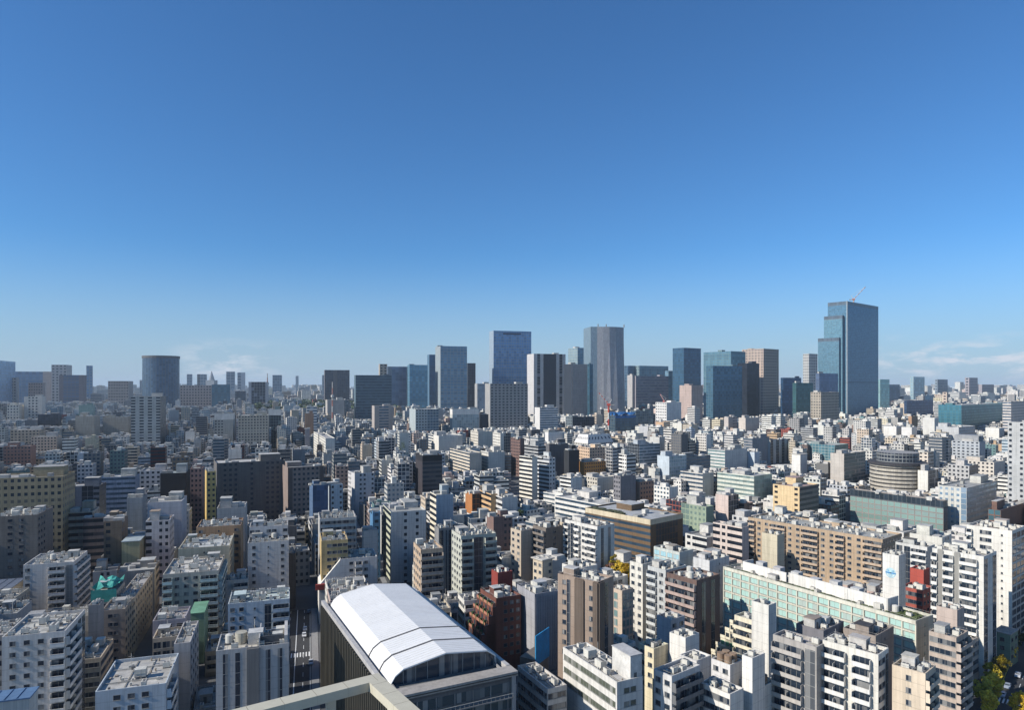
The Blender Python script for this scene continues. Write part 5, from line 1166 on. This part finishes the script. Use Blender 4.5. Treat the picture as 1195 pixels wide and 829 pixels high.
# ---------------------------------------------------------------- cars
def car_proto():
    bm=MB(); mats=[]
    def mk(c,label,loc,rz,group):
        rt=root('parked_car',label,'car',loc,rz,group)
        V=[];F=[]; prof=[(-2.2,.35),(-2.25,.75),(-1.9,.92),(-1.2,1.0),(-.75,1.42),(.75,1.45),(1.35,1.02),(2.05,.9),(2.2,.6),(2.15,.35)]
        for s in(-.85,.85): V+=[(x,s*(.82 if z>1.1 else 1),z) for x,z in prof]
        n=len(prof); F=[tuple(range(n))[::-1],tuple(range(n,2*n))]+[(i,(i+1)%n,n+(i+1)%n,n+i) for i in range(n)]
        me=bpy.data.meshes.new('body'); me.from_pydata(V,[],F); me.materials.append(paint(c,.25,.0,dirt_and_warm=False)); place(me,'body',rt)
        for x0,x1,z0,z1 in((-1.15,-.78,1.06,1.38),(.8,1.25,1.08,1.4)):
            V=[(x0,-.66,z0 if x0<0 else z1),(x0,.66,z0 if x0<0 else z1),(x1,.66,z1 if x0<0 else z0),(x1,-.66,z1 if x0<0 else z0)]; V=[(a+(-.04 if x0<0 else .04),b,c_+.03) for a,b,c_ in V]; me=bpy.data.meshes.new('windscreen'); me.from_pydata(V,[],[(0,1,2,3)]); me.materials.append(glass((.02,.03,.04))); place(me,'windscreen',rt)
        for s in(-1,1):
            m=MB(); m.box(-.8,.85,s*.80-.02,s*.80+.02,1.05,1.36); place(m.mesh('side_window',[glass((.02,.03,.04))]),'side_window',rt)
            for x in(-1.4,1.4):
                m=MB(); V=[];
                me=cached('wheel',lambda:(lambda q:(q.cyl(0,0,.33,-.11,.11,14,0),q.cyl(0,0,.18,.11,.13,10,1),q.mesh('wheel',[paint((.02,.02,.02),.8,dirt_and_warm=False),paint((.5,.5,.5),.4,dirt_and_warm=False)]))[1])(MB()))
                w=place(me,'wheel',rt,(x,s*.8,.33)); w.rotation_euler=(R(-90)*s,0,0)
            m=MB(); m.box(2.14,2.22,s*.6-.18,s*.6+.18,.62,.76); place(m.mesh('headlight',[paint((.7,.7,.68),.2,dirt_and_warm=False)]),'headlight',rt)
    return mk
mk=car_proto(); G3='cars on the tree lined road'
for px,py,c,lab in ((1176,803,(.30,.34,.40),'blue grey car on the shaded road nearer the golden trees'),(1170,813,(.45,.47,.52),'pale silver car behind the blue grey one, on the shaded road'),(1188,790,(.55,.55,.56),'light car driving away in the far lane of the right road')):
    x,y=gp(px,py); mk(c,lab,(x,y,.01),R(48),G3)
for px,py,c,lab in ((356,736,(.5,.5,.5),'pale car waiting on the dark avenue'),(355,743,(.6,.6,.6),'white car following on the dark avenue'),(360,716,(.05,.05,.06),'black car ahead of the pale car on the dark avenue'),(363,775,(.62,.62,.6),'white van like car nearest the camera on the dark avenue')):
    x,y=gp(px,py); mk(c,lab,(x,y,.01),R(106),'cars on the dark avenue')
x,y=gp(437,678); mk((.02,.02,.025),'black car alone on the grey side street',(x,y,.01),R(108),None)
# ---------------------------------------------------------------- blue hoarding sheet right of the red brick block
x,y=gz(633,232); rt=root('site_hoarding','bright blue sheet wall below the ribbed grey blank block','hoarding',(x,y,0),R(60)); A=Acc(); A.box(-5,5,-.15,.15,zz(772,232),zz(741,232)+1,(.02,.32,.72)); A.obj('blue_sheet',rt,(ROOF,ROOF)); A=Acc()
for k in range(6): A.tube((-5+2*k,.3,0),(-5+2*k,.3,zz(741,232)),.08,(.3,.3,.3))
A.box(-5,5,.2,6,0,zz(772,232)+2,(.20,.18,.17)); A.obj('scaffold',rt,(ROOF,ROOF)); OCC.append((621,645,776,232))
# ---------------------------------------------------------------- the rest of the city
rg=random.Random(11)
PAL=[(WH,40),((.64,.64,.64),18),(LG,12),(BE,12),(CR,2),(GR,9),((.44,.46,.50),7),(DG,3),(BR,2),((.34,.27,.21),2),(PK,3),(LB,4),(TE,1),(RB,1),(TA,1)]
PL=[c for c,w in PAL for _ in range(w)]
SPEC=['kkkk','kkk','rrrr','rrr','wwww','wwwww','Bww','wB','Bkk','ggg','BwwB','kwk','ddB','B','BBw','wkk']
def rect(cx,cy,th,W,D):
    t=R(th); a=(math.sin(t),math.cos(t)); b=(math.cos(t),-math.sin(t))
    return [(cx+b[0]*sx*W/2+a[0]*sy*D/2,cy+b[1]*sx*W/2+a[1]*sy*D/2) for sx,sy in((-1,-1),(1,-1),(1,1),(-1,1))]
def hit(A,B):
    for P in(A,B):
        for i in(0,1):
            ex=(P[i+1][0]-P[i][0],P[i+1][1]-P[i][1])
            a=[p[0]*ex[0]+p[1]*ex[1] for p in A]; b=[p[0]*ex[0]+p[1]*ex[1] for p in B]
            if max(a)<=min(b) or max(b)<=min(a): return False
    return True
CELL={}
def put(Rc,rad,cx,cy):
    for i in range(int((cx-rad)//60),int((cx+rad)//60)+1):
        for j in range(int((cy-rad)//60),int((cy+rad)//60)+1): CELL.setdefault((i,j),[]).append(Rc)
def free(Rc,rad,cx,cy):
    for i in range(int((cx-rad)//60),int((cx+rad)//60)+1):
        for j in range(int((cy-rad)//60),int((cy+rad)//60)+1):
            for q in CELL.get((i,j),()):
                if hit(Rc,q): return False
    return True
for f in FOOT: Rc=rect(*f); put(Rc,math.hypot(f[3],f[4])/2,f[0],f[1])
for p,hd_,ln,hw_,nm in ROADS:
    t=R(hd_); put_c=(p[0]+math.sin(t)*ln/2,p[1]+math.cos(t)*ln/2); Rc=rect(*put_c,hd_,2*hw_+5.5,ln); put(Rc,ln/2+10,*put_c)
for px,d,w in ((722,330,30),(722,312,30),(1160,260,26),(1180,240,30)): x,y=gz(px,d); put(rect(x,y,-38,w,w),w*.75,x,y)
OCC.append((702,740,676,338))
for px,d,w in((560,95,44),(640,110,50)): pass
OCC.sort(key=lambda q:q[3])
def hmax_at(px0,px1,dn,dfar):
    m=1e9
    for x0,x1,yb,dd in OCC:
        if dd>dn and x1>px0+1 and x0<px1-1:
            m=min(m,HC-(yb-HOR)*dn/FPX)
    return m
FILL=[]
def lots(th,uper,vper,nu,nv,inside,dmin,dmax,street,hf):
    t=R(th); a=(math.sin(t),math.cos(t)); b=(math.cos(t),-math.sin(t))
    U=int(dmax*1.5/uper)+2; V=int(dmax*1.6/vper)+2
    for iu in range(-U,U):
        for iv in range(-V,V):
            for ku in range(nu):
                for kv in range(nv):
                    lw=(uper-street)/nu; ld=(vper-street)/nv
                    u=iu*uper+(ku+.5)*lw; v=iv*vper+(kv+.5)*ld
                    x=a[0]*v+b[0]*u; y=a[1]*v+b[1]*u
                    if y<dmin or y>dmax or abs(x)>y*1.02+70: continue
                    px=CXP+x/y*FPX
                    if not inside(px,x,y): continue
                    W=lw*rg.uniform(.72,.95); D=ld*rg.uniform(.74,.96)
                    th2=th+rg.uniform(-3,3); rad=math.hypot(W,D)/2; Rc=rect(x,y,th2,W,D)
                    if not free(Rc,rad,x,y):
                        W*=.6; D*=.6; rad=math.hypot(W,D)/2; Rc=rect(x,y,th2,W,D)
                        if not free(Rc,rad,x,y): continue
                    ys=[p[1] for p in Rc]; pxs=[CXP+p[0]/p[1]*FPX for p in Rc if p[1]>10]
                    if min(ys)<60: continue
                    h=hf(y,px); hm=hmax_at(min(pxs),max(pxs),min(ys),y)
                    if hm<4.5: continue
                    h=min(h,hm) if hm<1e8 else h
                    put(Rc,rad,x,y)
                    FILL.append(dict(cx=x,cy=y,th=th2,W=W,D=D,h=max(5,h),d=min(ys),px0=min(pxs),px1=max(pxs)))
def hnear(y,px):
    h=rg.lognormvariate(math.log(21),.42)
    return min(48,max(9,h))
def hmid(y,px):
    h=rg.lognormvariate(math.log(26),.35)
    if rg.random()<.012: h=rg.uniform(48,62)
    return min(76,h)
def hfar(y,px):
    h=rg.lognormvariate(math.log(30),.45)
    if rg.random()<.02: h=rg.uniform(60,min(125,70+y/120))
    return min(130,h)
lots(-19,44,62,2,3,lambda px,x,y: px<600,205,430,7,hnear)
lots(-38,44,62,2,3,lambda px,x,y: px>=600,205,430,7,hnear)
lots(-19,46,56,3,3,lambda px,x,y: px<600,430,1000,6,hnear)
lots(-38,46,56,3,3,lambda px,x,y: px>=600,430,1000,6,hnear)
lots(-22,60,70,3,3,lambda px,x,y: px<700,1000,2400,8,hmid)
lots(-36,60,70,3,3,lambda px,x,y: px>=700,1000,2400,8,hmid)
lots(-20,110,120,2,2,lambda px,x,y: not(300<px<462 and y<2950),2400,5200,16,hfar)
lots(-25,210,230,2,2,lambda px,x,y: True,5200,13000,34,hfar)
def visible_area(q):
    hh_=max(3,q['h']-0); return (q['px1']-q['px0'])*hh_*FPX/q['d'] 
FILL.sort(key=lambda q:q['d'])
INFRAME=lambda q:q['px1']>2 and q['px0']<1193 and HOR+(HC-q['h'])*FPX/(q['d']+q['D']*.5)<826
cand=[q for q in FILL if INFRAME(q)]
IND=cand[:N_IND]; ids=set(id(q) for q in IND)
SHORT=[]
for o in HERO:
    if o['d']<620: SHORT.append((o['row'][10].split('|')[0].strip(),o['cx'],o['cy'],CXP+o['cx']/o['cy']*FPX,o['d']))
SHORT.append(('arched hall',-33,200,480,165))
def cname(c):
    r,g_,b=c; m=max(c); n=min(c)
    if m-n<.07 or (m-n)/m<.10: return 'white' if m>.6 else 'light grey' if m>.45 else 'grey' if m>.25 else 'dark'
    if b>r: return 'bluish'
    if r>.5: return 'cream' if g_>.48 else 'tan'
    return 'brown' if r>g_*1.2 else 'olive'
for q in IND:
    c=rnd(rg.choice(PL),rg)
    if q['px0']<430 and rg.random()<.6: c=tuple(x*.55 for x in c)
    fr=rg.choice(SPEC); sd_=rg.choice(SPEC)
    t=R(q['th']); b=(math.cos(t),-math.sin(t)); right=q['cx']*b[0]+q['cy']*b[1]>0
    px=CXP+q['cx']/q['cy']*FPX; pyt=HOR+(HC-q['h'])*FPX/q['d']
    rowt=(q['px0'],px,q['px1'],pyt,q['h'],min(829,pyt+70),q['th'],fr,sd_,c,'',{})
    o=dict(cx=q['cx'],cy=q['cy'],th=q['th'],W=q['W'],D=q['D'],h=q['h'],d=q['d'],right=right,front=fr,side=sd_,far=False,row=rowt,xl=q['px0'],xr=q['px1'],y=pyt,yb=pyt+60)
    size='low' if q['h']<14 else 'short' if q['h']<20 else 'mid height' if q['h']<28 else 'tall'
    cd=sorted(SHORT,key=lambda s:math.hypot(s[1]-q['cx'],s[2]-q['cy']))
    lab=None
    for s in cd[:14]:
        dy=q['cy']-s[2]; dx=px-s[3]
        rel=('behind' if dy>0 else 'in front of') if abs(dy)*1.0>abs(dx)*q['cy']/FPX*1.2 else ('right of' if dx>0 else 'left of')
        l=f"{size} {cname(c)} roof block {rel} the {s[0]}"
        if len(l.split())<=16 and l not in used: lab=l; break
    lab=lab or f"{size} {cname(c)} block {rel} the {s[0]} again"
    used.add(lab)
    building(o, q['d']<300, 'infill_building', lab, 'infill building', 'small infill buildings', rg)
# everything farther: one mass of blocks with their own facades, roofs and roof huts
A=Acc()
for q in FILL:
    if id(q) in ids: continue
    c=rnd(rg.choice(PL),rg,.12)
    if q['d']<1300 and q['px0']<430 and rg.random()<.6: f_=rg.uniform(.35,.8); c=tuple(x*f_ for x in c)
    M=Matrix.Translation((q['cx'],q['cy'],0))@Matrix.Rotation(-R(q['th']),4,'Z'); hw,hd,h=q['W']/2,q['D']/2,q['h']
    Q=[M@Vector((sx*hw,sy*hd,0)) for sx,sy in((-1,-1),(1,-1),(1,1),(-1,1))]
    sh=3.3 if q['d']<2400 else 6.; bayw=3.2 if q['d']<2400 else 7.
    styles=[rg.choice([(1,.5),(1,.44),(.55,.46),(.5,.46),(.85,.8),(0,0),(.6,.5),(1,.4)]) for _ in range(2)]
    gcol=rg.choice([GD,GD,(.04,.055,.08),(.06,.09,.12),(.14,.20,.24)])
    for k in range(4):
        m=(k+1)%4; Lw=(Q[m]-Q[k]).length; s=styles[k%2]; nb=max(1,round(Lw/bayw)); vs=h/sh
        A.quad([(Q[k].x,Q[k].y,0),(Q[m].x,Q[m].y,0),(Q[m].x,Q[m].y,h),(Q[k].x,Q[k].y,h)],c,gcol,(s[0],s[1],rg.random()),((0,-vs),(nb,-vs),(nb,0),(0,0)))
    rc=rnd(rg.choice([(.60,.60,.60),(.50,.50,.50),(.42,.43,.45),(.62,.61,.58),(.34,.35,.36),(.48,.50,.53)]),rg)
    if q['d']<1500:
        i=.35; zd=h-.8
        P=[M@Vector((sx*(hw-i),sy*(hd-i),zd)) for sx,sy in((-1,-1),(1,-1),(1,1),(-1,1))]; A.quad([tuple(p) for p in P],rc,mi=1)
        for k in range(4):
            m=(k+1)%4; A.quad([(Q[k].x,Q[k].y,h),(Q[m].x,Q[m].y,h),(P[m].x,P[m].y,h),(P[k].x,P[k].y,h)],c,mi=1); A.quad([(P[m].x,P[m].y,zd),(P[k].x,P[k].y,zd),(P[k].x,P[k].y,h),(P[m].x,P[m].y,h)],c,mi=1)
    else:
        zd=h; A.quad([(p.x,p.y,h) for p in Q],rc,mi=1)
    if q['d']<5200:
        pw,pd=hw*rg.uniform(.2,.5),hd*rg.uniform(.2,.5); px,py=rg.uniform(-1,1)*(hw-pw-.5),rg.uniform(-1,1)*(hd-pd-.5)
        A.box(px-pw,px+pw,py-pd,py+pd,zd,zd+rg.uniform(2.5,5),rnd(c if rg.random()<.5 else (.66,.66,.66),rg),1,M)
    if q['d']<1000:
        for _ in range(rg.randint(4,10)):
            s=rg.uniform(.35,1.4); x,y=rg.uniform(-1,1)*(hw-s-.5),rg.uniform(-1,1)*(hd-s-.5); A.box(x-s,x+s,y-s*.6,y+s*.6,zd,zd+rg.uniform(.9,2.2),rnd(rg.choice([(.6,.6,.6),(.3,.3,.3),(.5,.5,.52)]),rg,.2),1,M)
o=A.obj('distant_buildings'); tag(o,'dense mass of small pale city blocks spreading to the horizon','city blocks',kind='stuff')
print('FILL',len(FILL),'cand',len(cand),'objects',len(bpy.data.objects), 'IND dmax', IND[-1]['d'] if IND else 0)
